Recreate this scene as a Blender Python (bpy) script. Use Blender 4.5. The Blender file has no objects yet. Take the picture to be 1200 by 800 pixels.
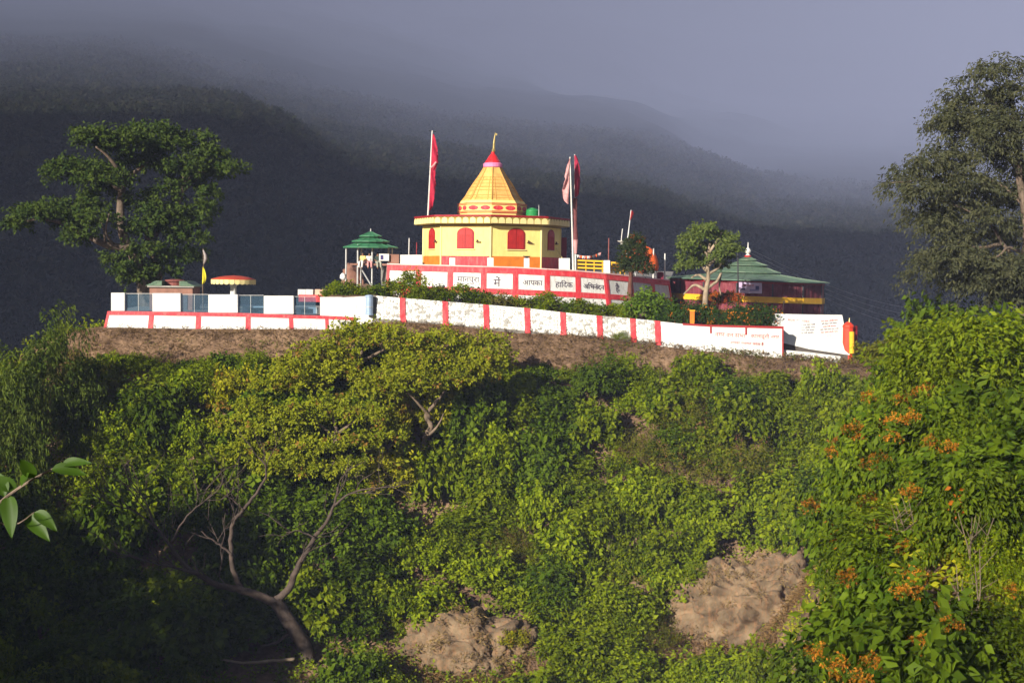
import bpy, math, random
import numpy as np
from mathutils import Vector, Matrix

random.seed(11)
RNG = np.random.default_rng(11)
R = math.radians
SC = bpy.context.scene
COL = SC.collection

# ------------------------------------------------------------------ camera
FPX = 1667.0                                   # focal length in pixels of the 1200 px wide photo
cam_data = bpy.data.cameras.new('camera')
cam_data.lens = 50.0
cam_data.sensor_width = 36.0
cam_data.clip_start = 0.3
cam_data.clip_end = 40000.0
cam = bpy.data.objects.new('camera', cam_data)
COL.objects.link(cam)
CAM_R = Matrix.Rotation(R(90 - 2.75), 3, 'X') @ Matrix.Rotation(R(0.8), 3, 'Z')
cam.matrix_world = CAM_R.to_4x4()
SC.camera = cam

# ------------------------------------------------------------------ sky and sun
SUN_AZ, SUN_EL = 35.0, 20.0                    # degrees left of straight behind the camera
to_sun = Vector((-math.sin(R(SUN_AZ)) * math.cos(R(SUN_EL)), -math.cos(R(SUN_AZ)) * math.cos(R(SUN_EL)), math.sin(R(SUN_EL))))
world = bpy.data.worlds.new('World')
SC.world = world
world.use_nodes = True
wn = world.node_tree
bg = wn.nodes['Background']
sky = wn.nodes.new('ShaderNodeTexSky')
sky.sky_type = 'NISHITA'
sky.sun_disc = False
sky.sun_elevation = R(SUN_EL)
sky.sun_rotation = math.atan2(to_sun.x, to_sun.y)
wn.links.new(sky.outputs[0], bg.inputs[0])
bg.inputs[1].default_value = 0.05
sd = bpy.data.lights.new('sun', 'SUN')
sd.energy = 5.0
sd.angle = R(0.5)
sd.color = (1.0, 0.93, 0.80)
so = bpy.data.objects.new('sun', sd)
so.rotation_euler = to_sun.to_track_quat('Z', 'Y').to_euler()
so.location = (-60, -80, 60)
COL.objects.link(so)
SC.view_settings.view_transform = 'Standard'
SC.view_settings.look = 'None'
SC.view_settings.exposure = 0.7
SC.view_settings.gamma = 1.0
SC.view_settings.use_curve_mapping = False
SC.cycles.max_bounces = 6
SC.cycles.diffuse_bounces = 2
SC.cycles.transparent_max_bounces = 6
SC.cycles.volume_bounces = 0
SC.cycles.use_denoising = True

# ------------------------------------------------------------------ helpers
def P(px, py, Y):
    """World point at depth Y that the photo shows at pixel (px, py)."""
    d = CAM_R @ Vector(((px - 600) / FPX, -(py - 400) / FPX, -1.0))
    return d * (Y / d.y)

def K(Y):
    return Y / FPX

class MB:
    def __init__(s):
        s.v, s.f = [], []
    def add(s, vs, fs):
        n = len(s.v)
        s.v += [tuple(p) for p in vs]
        s.f += [tuple(i + n for i in f) for f in fs]
        return s
    def hexa(s, c):          # 8 corners: bottom ring 0-3, top ring 4-7
        return s.add(c, [(0, 3, 2, 1), (4, 5, 6, 7), (0, 1, 5, 4), (1, 2, 6, 5), (2, 3, 7, 6), (3, 0, 4, 7)])
    def box(s, c, size, rz=0.0, tilt=None):
        x, y, z = size[0] / 2, size[1] / 2, size[2] / 2
        M = Matrix.Rotation(rz, 3, 'Z')
        if tilt: M = M @ Matrix.Rotation(tilt, 3, 'Y')
        pts = [(-x, -y, -z), (x, -y, -z), (x, y, -z), (-x, y, -z), (-x, -y, z), (x, -y, z), (x, y, z), (-x, y, z)]
        return s.hexa([Vector(c) + M @ Vector(p) for p in pts])
    def tube(s, pts, rad, n=8, caps=True):
        pts = [Vector(p) for p in pts]
        if not hasattr(rad, '__len__'): rad = [rad] * len(pts)
        vs, fs = [], []
        a = None
        for i, p in enumerate(pts):
            t = (pts[min(i + 1, len(pts) - 1)] - pts[max(i - 1, 0)])
            if t.length < 1e-9: t = Vector((0, 0, 1))
            t.normalize()
            if a is None:
                a = t.orthogonal().normalized()
            else:
                a = (a - t * a.dot(t))
                a = a.normalized() if a.length > 1e-6 else t.orthogonal().normalized()
            b = t.cross(a)
            for k in range(n):
                q = 2 * math.pi * k / n
                vs.append(p + (a * math.cos(q) + b * math.sin(q)) * rad[i])
        for i in range(len(pts) - 1):
            for k in range(n):
                k2 = (k + 1) % n
                fs.append((i * n + k, i * n + k2, (i + 1) * n + k2, (i + 1) * n + k))
        if caps:
            fs.append(tuple(range(n - 1, -1, -1)))
            fs.append(tuple((len(pts) - 1) * n + k for k in range(n)))
        return s.add(vs, fs)
    def lathe(s, c, prof, n=24, rot=0.0):   # prof: list of (radius, z); closed ends
        vs, fs = [], []
        for r, z in prof:
            for k in range(n):
                q = 2 * math.pi * k / n + rot
                vs.append((c[0] + r * math.cos(q), c[1] + r * math.sin(q), c[2] + z))
        m = len(prof)
        for i in range(m - 1):
            for k in range(n):
                k2 = (k + 1) % n
                fs.append((i * n + k, i * n + k2, (i + 1) * n + k2, (i + 1) * n + k))
        fs.append(tuple(range(n - 1, -1, -1)))
        fs.append(tuple((m - 1) * n + k for k in range(n)))
        return s.add(vs, fs)

def tag(o, label, cat, group=None, kind=None):
    if label: o['label'] = label
    if cat: o['category'] = cat
    if group: o['group'] = group
    if kind: o['kind'] = kind
    return o

def thing(name, loc, label, cat, group=None):
    o = bpy.data.objects.new(name, None)
    o.empty_display_size = 0.3
    o.location = loc
    COL.objects.link(o)
    return tag(o, label, cat, group)

def world_loc(o):
    l = Vector(o.location)
    while o.parent:
        o = o.parent
        l += Vector(o.location)
    return l

def make(name, mb, mat, parent=None, origin=None, smooth=False, bevel=0.0):
    """Link ONE mesh object; vertices are given in world space."""
    if parent is not None:
        base = world_loc(parent)
        org = base
    else:
        base = Vector((0, 0, 0))
        org = Vector(origin) if origin is not None else Vector((0, 0, 0))
    me = bpy.data.meshes.new(name)
    me.from_pydata([(v[0] - org[0], v[1] - org[1], v[2] - org[2]) for v in mb.v], [], mb.f)
    me.update()
    if smooth:
        me.polygons.foreach_set('use_smooth', [True] * len(me.polygons))
    me.materials.append(mat)
    o = bpy.data.objects.new(name, me)
    COL.objects.link(o)
    if parent is not None:
        o.parent = parent
    else:
        o.location = org
    if bevel:
        b = o.modifiers.new('bevel', 'BEVEL')
        b.width = bevel
        b.segments = 2
        b.limit_method = 'ANGLE'
    return o

def np_mesh(name, verts, tris, mat, tint=None, smooth=False):
    me = bpy.data.meshes.new(name)
    verts = np.asarray(verts, np.float32); tris = np.asarray(tris, np.int32)
    k = tris.shape[1]
    me.vertices.add(len(verts)); me.vertices.foreach_set('co', verts.ravel())
    me.loops.add(tris.size); me.loops.foreach_set('vertex_index', tris.ravel())
    me.polygons.add(len(tris))
    me.polygons.foreach_set('loop_start', np.arange(0, tris.size, k, dtype=np.int32))
    me.polygons.foreach_set('loop_total', np.full(len(tris), k, np.int32))
    if smooth: me.polygons.foreach_set('use_smooth', np.ones(len(tris), bool))
    me.update(calc_edges=True)
    me.validate()
    if tint is not None:
        a = me.attributes.new('tint', 'FLOAT_COLOR', 'POINT')
        c = np.ones((len(verts), 4), np.float32); c[:, :3] = tint
        a.data.foreach_set('color', c.ravel())
    me.materials.append(mat)
    return me

def obj_of(name, me, parent=None, loc=(0, 0, 0)):
    o = bpy.data.objects.new(name, me)
    COL.objects.link(o)
    o.location = loc
    if parent is not None: o.parent = parent
    return o

# numpy value noise -------------------------------------------------
_PERM = np.random.default_rng(5).random((256, 256))
def vnoise(x, y):
    xi = np.floor(x).astype(int); yi = np.floor(y).astype(int)
    fx = x - xi; fy = y - yi
    fx = fx * fx * (3 - 2 * fx); fy = fy * fy * (3 - 2 * fy)
    g = lambda a, b: _PERM[a % 256, b % 256]
    return (g(xi, yi) * (1 - fx) + g(xi + 1, yi) * fx) * (1 - fy) + (g(xi, yi + 1) * (1 - fx) + g(xi + 1, yi + 1) * fx) * fy
def fbm(x, y, o=4):
    s = 0.0; a = 0.5
    for i in range(o):
        s = s + a * (vnoise(x * 2 ** i + 17.3 * i, y * 2 ** i + 9.1 * i) - 0.5)
        a *= 0.5
    return s * 2

# ------------------------------------------------------------------ materials
def new_mat(name):
    m = bpy.data.materials.new(name)
    m.use_nodes = True
    return m, m.node_tree, m.node_tree.nodes['Principled BSDF']

def paint(name, col, rough=0.7, var=0.15, scale=1.5, dirt=None, dirt_amt=0.0, bump=0.0, bscale=12.0, metal=0.0):
    """A weathered surface: blotchy tone, streaky dirt with its own outline, fine bump."""
    m, nt, b = new_mat(name)
    N, L = nt.nodes, nt.links
    tc = N.new('ShaderNodeTexCoord')
    n1 = N.new('ShaderNodeTexNoise'); n1.inputs['Scale'].default_value = scale; n1.inputs['Detail'].default_value = 6
    L.new(tc.outputs['Object'], n1.inputs['Vector'])
    mr = N.new('ShaderNodeMapRange')
    mr.inputs[1].default_value = 0.3; mr.inputs[2].default_value = 0.7
    mr.inputs[3].default_value = 1 - var; mr.inputs[4].default_value = 1 + var * 0.35
    L.new(n1.outputs[0], mr.inputs[0])
    mx = N.new('ShaderNodeMix'); mx.data_type = 'RGBA'; mx.blend_type = 'MULTIPLY'
    mx.inputs[0].default_value = 1.0
    mx.inputs[6].default_value = (*col, 1)
    L.new(mr.outputs[0], mx.inputs[7])
    out = mx.outputs[2]
    if dirt is not None:
        mp = N.new('ShaderNodeMapping'); mp.inputs['Scale'].default_value = (2.2, 2.2, 0.5)
        L.new(tc.outputs['Object'], mp.inputs[0])
        n2 = N.new('ShaderNodeTexNoise'); n2.inputs['Scale'].default_value = 2.3; n2.inputs['Detail'].default_value = 8; n2.inputs['Roughness'].default_value = 0.7
        L.new(mp.outputs[0], n2.inputs['Vector'])
        r2 = N.new('ShaderNodeMapRange')
        r2.inputs[1].default_value = 0.47; r2.inputs[2].default_value = 0.70; r2.inputs[3].default_value = 0; r2.inputs[4].default_value = dirt_amt
        L.new(n2.outputs[0], r2.inputs[0])
        m2 = N.new('ShaderNodeMix'); m2.data_type = 'RGBA'
        L.new(r2.outputs[0], m2.inputs[0]); L.new(out, m2.inputs[6]); m2.inputs[7].default_value = (*dirt, 1)
        out = m2.outputs[2]
    L.new(out, b.inputs['Base Color'])
    b.inputs['Roughness'].default_value = rough
    b.inputs['Metallic'].default_value = metal
    b.inputs['Specular IOR Level'].default_value = 0.3
    if bump:
        n3 = N.new('ShaderNodeTexNoise'); n3.inputs['Scale'].default_value = bscale; n3.inputs['Detail'].default_value = 5
        L.new(tc.outputs['Object'], n3.inputs['Vector'])
        bp = N.new('ShaderNodeBump'); bp.inputs['Strength'].default_value = bump; bp.inputs['Distance'].default_value = 0.05
        L.new(n3.outputs[0], bp.inputs['Height']); L.new(bp.outputs[0], b.inputs['Normal'])
    return m

def leaf_mat(name, trans=0.20, rough=0.6, ovar=0.25):
    m, nt, b = new_mat(name)
    N, L = nt.nodes, nt.links
    at = N.new('ShaderNodeAttribute'); at.attribute_name = 'tint'
    oi = N.new('ShaderNodeObjectInfo')
    mr = N.new('ShaderNodeMapRange'); mr.inputs[3].default_value = 1 - ovar; mr.inputs[4].default_value = 1 + ovar
    L.new(oi.outputs['Random'], mr.inputs[0])
    mx = N.new('ShaderNodeMix'); mx.data_type = 'RGBA'; mx.blend_type = 'MULTIPLY'; mx.inputs[0].default_value = 1
    L.new(at.outputs['Color'], mx.inputs[6]); L.new(mr.outputs[0], mx.inputs[7])
    L.new(mx.outputs[2], b.inputs['Base Color'])
    b.inputs['Roughness'].default_value = rough
    b.inputs['Specular IOR Level'].default_value = 0.08
    tr = N.new('ShaderNodeBsdfTranslucent'); L.new(mx.outputs[2], tr.inputs['Color'])
    ms = N.new('ShaderNodeMixShader'); ms.inputs[0].default_value = trans
    L.new(b.outputs[0], ms.inputs[1]); L.new(tr.outputs[0], ms.inputs[2])
    L.new(ms.outputs[0], N['Material Output'].inputs['Surface'])
    return m

WHITE = paint('whitewash', (0.70, 0.69, 0.67), 0.8, 0.16, 1.2, (0.36, 0.31, 0.25), 0.6, 0.5)
WHITE_CLEAN = paint('white_paint', (0.71, 0.70, 0.68), 0.7, 0.10, 1.5, (0.42, 0.38, 0.32), 0.4, 0.3)
REDP = paint('red_paint', (0.62, 0.035, 0.05), 0.6, 0.25, 2.5, (0.62, 0.30, 0.26), 0.35, 0.2)
REDDK = paint('dark_red_paint', (0.30, 0.012, 0.015), 0.55, 0.2, 3.0)
SHUT = paint('red_shutter', (0.42, 0.022, 0.02), 0.5, 0.2, 4.0)
YEL = paint('yellow_wall', (0.86, 0.69, 0.235), 0.7, 0.10, 1.0, (0.62, 0.42, 0.10), 0.35, 0.15)
YELP = paint('petal_cream', (0.80, 0.66, 0.30), 0.7, 0.10, 2.0)
OLIVE = paint('olive_trim', (0.30, 0.22, 0.05), 0.7, 0.2, 3.0)
ORANGE = paint('orange_paint', (0.70, 0.20, 0.02), 0.6, 0.2, 2.0)
SPIRE = paint('spire_ochre', (0.74, 0.45, 0.13), 0.65, 0.25, 2.2, (0.45, 0.20, 0.04), 0.45, 0.3)
SPIRED = paint('spire_rib', (0.60, 0.30, 0.07), 0.65, 0.2, 3.0)
PINK = paint('pink_paint', (0.75, 0.22, 0.42), 0.6, 0.1, 3.0)
REDGLOSS = paint('red_gloss', (0.62, 0.02, 0.025), 0.3, 0.1, 3.0)
GOLD = paint('brass', (0.55, 0.42, 0.16), 0.35, 0.15, 5.0, metal=0.7)
STEEL = paint('grey_steel', (0.50, 0.50, 0.50), 0.45, 0.2, 4.0, metal=0.3)
POLE = paint('pole_white', (0.70, 0.68, 0.64), 0.5, 0.2, 4.0)
DARK = paint('dark_metal', (0.03, 0.03, 0.035), 0.5, 0.2, 4.0)
GREENT = paint('green_sheet', (0.045, 0.20, 0.095), 0.5, 0.25, 2.0, (0.14, 0.17, 0.10), 0.4)
GREENH = paint('green_faded_sheet', (0.095, 0.165, 0.105), 0.5, 0.25, 1.6, (0.22, 0.22, 0.14), 0.5)
TANK = paint('tank_green', (0.02, 0.22, 0.06), 0.4, 0.1, 4.0)
CLOTHR = paint('red_cloth', (0.40, 0.014, 0.045), 0.8, 0.25, 4.0)
CLOTHP = paint('faded_pink_cloth', (0.62, 0.30, 0.30), 0.8, 0.3, 5.0)
CLOTHO = paint('orange_cloth', (0.80, 0.13, 0.025), 0.8, 0.15, 3.0)
CLOTHY = paint('yellow_cloth', (0.60, 0.52, 0.03), 0.8, 0.15, 3.0)
MAROON = paint('maroon_curtain', (0.17, 0.030, 0.045), 0.85, 0.35, 1.6, (0.30, 0.10, 0.10), 0.6)
MARPALE = paint('faded_curtain', (0.42, 0.19, 0.17), 0.85, 0.35, 1.6, (0.2, 0.05, 0.06), 0.5)
YELB = paint('yellow_band', (0.78, 0.42, 0.02), 0.7, 0.15, 3.0)
CONC = paint('concrete', (0.32, 0.30, 0.27), 0.85, 0.2, 1.0, (0.18, 0.15, 0.12), 0.5, 0.4)
BRICK = paint('brick_plaster', (0.30, 0.15, 0.11), 0.85, 0.3, 2.0, (0.16, 0.09, 0.07), 0.5, 0.4)
GLASSB = paint('blue_glass', (0.10, 0.17, 0.24), 0.12, 0.1, 2.0)
BLUEDRUM = paint('pale_blue_metal', (0.34, 0.45, 0.62), 0.4, 0.2, 3.0, metal=0.2)
INK = paint('dark_lettering', (0.09, 0.07, 0.10), 0.7, 0.2, 6.0)
INKR = paint('red_lettering', (0.50, 0.10, 0.10), 0.7, 0.2, 6.0)
LILAC = paint('banner_lilac', (0.52, 0.40, 0.58), 0.6, 0.2, 2.0)
NAVY = paint('navy_print', (0.05, 0.04, 0.16), 0.6, 0.2, 2.0)
SKIN = paint('skin', (0.22, 0.11, 0.065), 0.6, 0.1, 3.0)
HAIR = paint('black_hair', (0.012, 0.010, 0.010), 0.5, 0.1, 3.0)
SOIL = paint('bare_soil', (0.21, 0.12, 0.075), 0.95, 0.4, 1.3, (0.33, 0.21, 0.13), 0.7, 0.8, 5.0)
BARK = paint('bark', (0.13, 0.095, 0.07), 0.9, 0.4, 3.0, (0.28, 0.21, 0.16), 0.6, 0.8, 10.0)
BARKP = paint('pale_bark', (0.34, 0.26, 0.18), 0.9, 0.35, 3.0, (0.18, 0.13, 0.09), 0.6, 0.7, 10.0)
BARKD = paint('dead_wood', (0.085, 0.060, 0.048), 0.9, 0.45, 3.0, (0.09, 0.07, 0.06), 0.7, 0.8, 10.0)
LEAF = leaf_mat('leaf')
LEAFT = leaf_mat('leaf_tree', 0.20, 0.6, 0.08)

def glass_mat():
    m, nt, b = new_mat('railing_glass')
    b.inputs['Base Color'].default_value = (0.55, 0.72, 0.85, 1)
    b.inputs['Roughness'].default_value = 0.08
    b.inputs['Transmission Weight'].default_value = 0.0
    tr = nt.nodes.new('ShaderNodeBsdfTransparent'); tr.inputs[0].default_value = (0.70, 0.80, 0.88, 1)
    ms = nt.nodes.new('ShaderNodeMixShader'); ms.inputs[0].default_value = 0.16
    b.inputs['Base Color'].default_value = (0.16, 0.26, 0.36, 1)
    nt.links.new(tr.outputs[0], ms.inputs[1]); nt.links.new(b.outputs[0], ms.inputs[2])
    nt.links.new(ms.outputs[0], nt.nodes['Material Output'].inputs['Surface'])
    return m
GLASS = glass_mat()

# ------------------------------------------------------------------ terrain
def smooth(a, b, x):
    t = np.clip((x - a) / (b - a), 0, 1)
    return t * t * (3 - 2 * t)

FOOT = [P(a, b, 95.2) for a, b in ((90, 386), (121, 384.5), (232, 385), (342, 386), (415, 387), (437, 378), (520, 380), (618, 389), (704, 396), (772, 405), (832, 411), (918, 418), (985, 425), (1015, 430))]
FOOTX = [p.x for p in FOOT]; FOOTZ = [p.z for p in FOOT]
PY = [-60, 0, 4, 8, 20, 40, 55, 70, 74, 78, 83, 88, 91.5, 93.4, 94.5, 95.1, 97, 100, 126, 150, 200, 300]
PZ = [2, -1.7, -3.0, -5.5, -13, -20, -23, -22.6, -21.3, -19, -15, -10.5, -7.8, -6.2, -4.9, -4.4, -4.35, -4.35, -4.4, -16, -38, -48]
def height(x, y, rough=True):
    x = np.asarray(x, float); y = np.asarray(y, float)
    # the foot of the walls leans: lower towards the right
    # the walls stand a little nearer on the right
    z = np.interp(y + np.interp(x, [0, 13, 22], [0, 1.0, 2.0]) * smooth(80, 92, y), PY, PZ)
    topm = smooth(84, 94, y) * (1 - smooth(130, 150, y))
    z = z + topm * (np.interp(x, FOOTX, FOOTZ) + 4.4)
    # flanks of the hilltop
    z = z - smooth(78, 98, y) * (1 - smooth(140, 200, y)) * (smooth(28, 52, -x) * 17 + smooth(23.5, 42, x) * 15)
    # right-hand spur near the viewer
    t = x / np.maximum(y, 5)
    sp = smooth(0.15, 0.30, t) * smooth(14, 24, y) * (1 - smooth(66, 90, y))
    zs = -4.7 - np.clip(30 - y, 0, 30) * 0.09
    z = z * (1 - sp) + np.maximum(z, zs) * sp
    # left-hand spur, outside the frame, that shades the lower left of the slope
    ls = smooth(17, 46, -x) * smooth(5, 25, y) * (1 - smooth(52, 76, y))
    z = z * (1 - ls) + ls * np.interp(-x, [17, 30, 40, 52, 80], [-17, -9.0, -4.5, 1.0, 6])
    if rough:
        z = z + fbm(x * 0.22, y * 0.22, 4) * 0.9 * (0.12 + 0.88 * (1 - smooth(84, 93.5, y) * (1 - smooth(130, 150, y))))
    return z

def hz(x, y):
    return float(height(np.array([x]), np.array([y]))[0])

def ground_mat():
    m, nt, b = new_mat('hill_ground')
    N, L = nt.nodes, nt.links
    tc = N.new('ShaderNodeTexCoord')
    n1 = N.new('ShaderNodeTexNoise'); n1.inputs['Scale'].default_value = 0.35; n1.inputs['Detail'].default_value = 9; n1.inputs['Roughness'].default_value = 0.65
    n2 = N.new('ShaderNodeTexNoise'); n2.inputs['Scale'].default_value = 3.5; n2.inputs['Detail'].default_value = 6
    L.new(tc.outputs['Object'], n1.inputs['Vector']); L.new(tc.outputs['Object'], n2.inputs['Vector'])
    r1 = N.new('ShaderNodeValToRGB')
    e = r1.color_ramp.elements
    e[0].position = 0.35; e[0].color = (0.085, 0.052, 0.034, 1)
    e[1].position = 0.66; e[1].color = (0.28, 0.18, 0.11, 1)
    x = r1.color_ramp.elements.new(0.5); x.color = (0.20, 0.125, 0.078, 1)
    L.new(n1.outputs[0], r1.inputs[0])
    mr = N.new('ShaderNodeMapRange'); mr.inputs[1].default_value = 0.3; mr.inputs[2].default_value = 0.7; mr.inputs[3].default_value = 0.65; mr.inputs[4].default_value = 1.2
    L.new(n2.outputs[0], mr.inputs[0])
    mx = N.new('ShaderNodeMix'); mx.data_type = 'RGBA'; mx.blend_type = 'MULTIPLY'; mx.inputs[0].default_value = 1
    L.new(r1.outputs[0], mx.inputs[6]); L.new(mr.outputs[0], mx.inputs[7])
    L.new(mx.outputs[2], b.inputs['Base Color'])
    b.inputs['Roughness'].default_value = 0.95
    b.inputs['Specular IOR Level'].default_value = 0.1
    bp = N.new('ShaderNodeBump'); bp.inputs['Strength'].default_value = 0.8; bp.inputs['Distance'].default_value = 0.15
    L.new(n2.outputs[0], bp.inputs['Height']); L.new(bp.outputs[0], b.inputs['Normal'])
    return m
GROUND = ground_mat()

def grid_faces(nx, ny):
    i = np.arange(nx - 1)[None, :] + nx * np.arange(ny - 1)[:, None]
    i = i.ravel()
    return np.stack([i, i + 1, i + 1 + nx, i + nx], 1)

xs = np.concatenate([np.linspace(-160, -45, 40, endpoint=False), np.linspace(-45, 45, 226, endpoint=False), np.linspace(45, 160, 41)])
ys = np.concatenate([np.linspace(-58, 10, 40, endpoint=False), np.linspace(10, 110, 251, endpoint=False), np.linspace(110, 250, 50)])
gx, gy = np.meshgrid(xs, ys)
gz = height(gx, gy)
me = np_mesh('hill_ground', np.stack([gx.ravel(), gy.ravel(), gz.ravel()], 1), grid_faces(len(xs), len(ys)), GROUND, smooth=True)
tag(obj_of('hill_ground', me), 'bare brown earth hillside falling away below the temple walls', 'ground', kind='structure')

# ------------------------------------------------------------------ far mountain (real distances, 0.3 to 13 km)
RHO = 0.00019
def mount_z(u, y):
    px = 600 + FPX * u
    ly = np.log(y)
    # the slope climbs away faster on the left, so the fog closes in lower on the right
    D = np.log([200, 300, 400, 600, 1000, 1600, 2400, 3600, 5500, 8500, 13000, 19500])
    prof = {
        100: [-0.17, -0.065, -0.02, 0.030, 0.106, 0.134, 0.152, 0.168, 0.184, 0.200, 0.225, 0.26],
        400: [-0.17, -0.070, -0.03, 0.012, 0.070, 0.104, 0.124, 0.144, 0.170, 0.194, 0.225, 0.26],
        700: [-0.17, -0.075, -0.03, 0.010, 0.050, 0.074, 0.098, 0.116, 0.136, 0.156, 0.190, 0.26],
        1000: [-0.17, -0.075, -0.03, 0.000, 0.024, 0.042, 0.060, 0.078, 0.096, 0.122, 0.165, 0.26],
    }
    wob = px + 150 * fbm(ly * 2.3, px * 0.0045, 4) + 70 * (ly - 7.3)
    S = {k: np.interp(ly, D, v) for k, v in prof.items()}
    w1, w2, w3 = smooth(170, 480, wob), smooth(380, 740, wob), smooth(700, 1010, wob)
    s = S[100] + (S[400] - S[100]) * w1 + (S[700] - S[400]) * w2 + (S[1000] - S[700]) * w3
    z = s * y
    x = u * y
    amp = smooth(240, 700, y) * (0.36 - 0.26 * smooth(900, 2600, y))
    z = z + amp * (fbm(x / 260, y / 420, 5) * 42 * (y / 1500) ** 0.5 + np.abs(fbm(x / 700 + 3, y / 900, 3)) * -60 * (y / 1500) ** 0.6)
    z = z + amp * fbm(x / 14, y / 14, 2) * 4.0
    return z

def forest_ground():
    m, nt, b = new_mat('forest_slope')
    N, L = nt.nodes, nt.links
    tc = N.new('ShaderNodeTexCoord')
    n1 = N.new('ShaderNodeTexNoise'); n1.inputs['Scale'].default_value = 0.006; n1.inputs['Detail'].default_value = 12; n1.inputs['Roughness'].default_value = 0.75
    L.new(tc.outputs['Object'], n1.inputs['Vector'])
    r1 = N.new('ShaderNodeValToRGB'); e = r1.color_ramp.elements
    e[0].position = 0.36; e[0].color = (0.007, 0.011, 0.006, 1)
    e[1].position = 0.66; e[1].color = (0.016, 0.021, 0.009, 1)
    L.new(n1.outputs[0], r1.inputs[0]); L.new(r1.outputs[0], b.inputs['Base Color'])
    b.inputs['Roughness'].default_value = 1.0
    b.inputs['Specular IOR Level'].default_value = 0.0
    return m
FORESTG = forest_ground()
us = np.linspace(-0.50, 0.50, 521)
yd = np.exp(np.linspace(np.log(205), np.log(19500), 340))
gu, gy2 = np.meshgrid(us, yd)
mz = mount_z(gu, gy2)
mv = np.stack([(gu * gy2).ravel(), gy2.ravel(), mz.ravel()], 1)
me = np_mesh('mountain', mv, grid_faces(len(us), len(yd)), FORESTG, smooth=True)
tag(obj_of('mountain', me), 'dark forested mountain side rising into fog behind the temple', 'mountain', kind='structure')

# far forest: lumpy crowns, one object (nobody could count it)
def ico():
    import bmesh
    bm = bmesh.new(); bmesh.ops.create_icosphere(bm, subdivisions=2, radius=1.0)
    v = np.array([p.co[:] for p in bm.verts]); f = np.array([[q.index for q in p.verts] for p in bm.faces]); bm.free()
    return v, f
iv, itri = ico()
def forest(n, y0, y1, umax):
    """Each crown is a clump of leaf-mass facets spread over a ragged dome."""
    y = np.exp(RNG.uniform(np.log(y0), np.log(y1), n)); u = RNG.uniform(-umax, umax, n)
    x = u * y; z = mount_z(u, y)
    r = RNG.uniform(1.4, 5.2, n) * (y / 700) ** 0.35
    m = 24
    d = RNG.normal(size=(n, m, 3)); d[..., 2] = np.abs(d[..., 2]) * 0.9 - 0.2
    d /= np.linalg.norm(d, axis=-1, keepdims=True)
    c0 = np.stack([x, y, z + r * 0.4], 1)[:, None, :] + d * (r[:, None, None] * RNG.uniform(0.5, 1.05, (n, m, 1)))
    t = (c0[:, :, None, :] + RNG.normal(size=(n, m, 3, 3)) * (r[:, None, None, None] * 0.26))
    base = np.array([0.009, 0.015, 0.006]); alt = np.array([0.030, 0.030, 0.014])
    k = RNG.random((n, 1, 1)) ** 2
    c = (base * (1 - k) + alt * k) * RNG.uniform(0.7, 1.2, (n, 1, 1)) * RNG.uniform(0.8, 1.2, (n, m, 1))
    c = np.repeat(c[:, :, None, :], 3, 2)
    return t.reshape(-1, 3), np.arange(n * m * 3).reshape(-1, 3), c.reshape(-1, 3)
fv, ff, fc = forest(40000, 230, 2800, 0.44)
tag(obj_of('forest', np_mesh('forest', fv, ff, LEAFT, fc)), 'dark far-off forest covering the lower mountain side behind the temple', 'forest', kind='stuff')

# ------------------------------------------------------------------ haze (one closed box of even air)
hm = bpy.data.materials.new('haze_air'); hm.use_nodes = True
hn = hm.node_tree
hn.nodes.remove(hn.nodes['Principled BSDF'])
pv = hn.nodes.new('ShaderNodeVolumePrincipled')
pv.inputs['Color'].default_value = (0.525, 0.605, 0.98, 1)
pv.inputs['Density'].default_value = RHO
pv.inputs['Anisotropy'].default_value = -0.40
hn.links.new(pv.outputs[0], hn.nodes['Material Output'].inputs['Volume'])
hb = MB().hexa([(-10200, -62, -150), (10200, -62, -150), (10200, 19800, -150), (-10200, 19800, -150),
                (-10200, -62, 5600), (10200, -62, 5600), (10200, 19800, 5600), (-10200, 19800, 5600)])
tag(make('haze', hb, hm), 'pale blue haze and fog filling the valley and hiding the mountain top', 'haze', kind='stuff')


# ------------------------------------------------------------------ unseen bank added behind the viewer to keep the sun off the lower mountain
def shade_bank(c, rad, seed):
    import bmesh
    bm = bmesh.new(); bmesh.ops.create_icosphere(bm, subdivisions=6, radius=1.0)
    v = np.array([p.co[:] for p in bm.verts]); f = np.array([[q.index for q in p.verts] for p in bm.faces]); bm.free()
    d = v / (np.abs(v) ** 4).sum(1, keepdims=True) ** .25          # squarish body
    n = fbm(d[:, 0] * 7 + seed, d[:, 2] * 3.5 + d[:, 1] * 2, 5)
    w = d * np.array(rad)
    w = w + v * (n * 70)[:, None]
    return w, f
cw, cf = shade_bank((0, 0, 0), (1900, 90, 200), 3.0)
cm, cnt_, cb = new_mat('shade_bank_white')
cb.inputs['Base Color'].default_value = (.85, .86, .88, 1); cb.inputs['Roughness'].default_value = 1.0
tag(obj_of('shade_cloud', np_mesh('shade_cloud', cw, cf, cm, smooth=True), None, (-1400, -520, 540)), 'unseen grey white bank added high behind the viewpoint to shade the lower mountain', 'shade_cloud', kind='structure')

# ------------------------------------------------------------------ more builders
def proj(v):
    c = CAM_R.transposed() @ Vector(v)
    return 600 + FPX * c.x / -c.z, 400 - FPX * c.y / -c.z

def GP(px, py, back=0.0):
    """Where the sight line through a pixel meets the hillside."""
    d = P(px, py, 1.0)
    y = np.arange(12, 135, 0.1)
    g = height(d.x * y, y)
    w = np.nonzero(d.z * y < g)[0]
    Y = y[w[0]] if len(w) else 95.0
    Y -= back
    return Vector((d.x * Y, Y, hz(d.x * Y, Y)))

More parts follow.
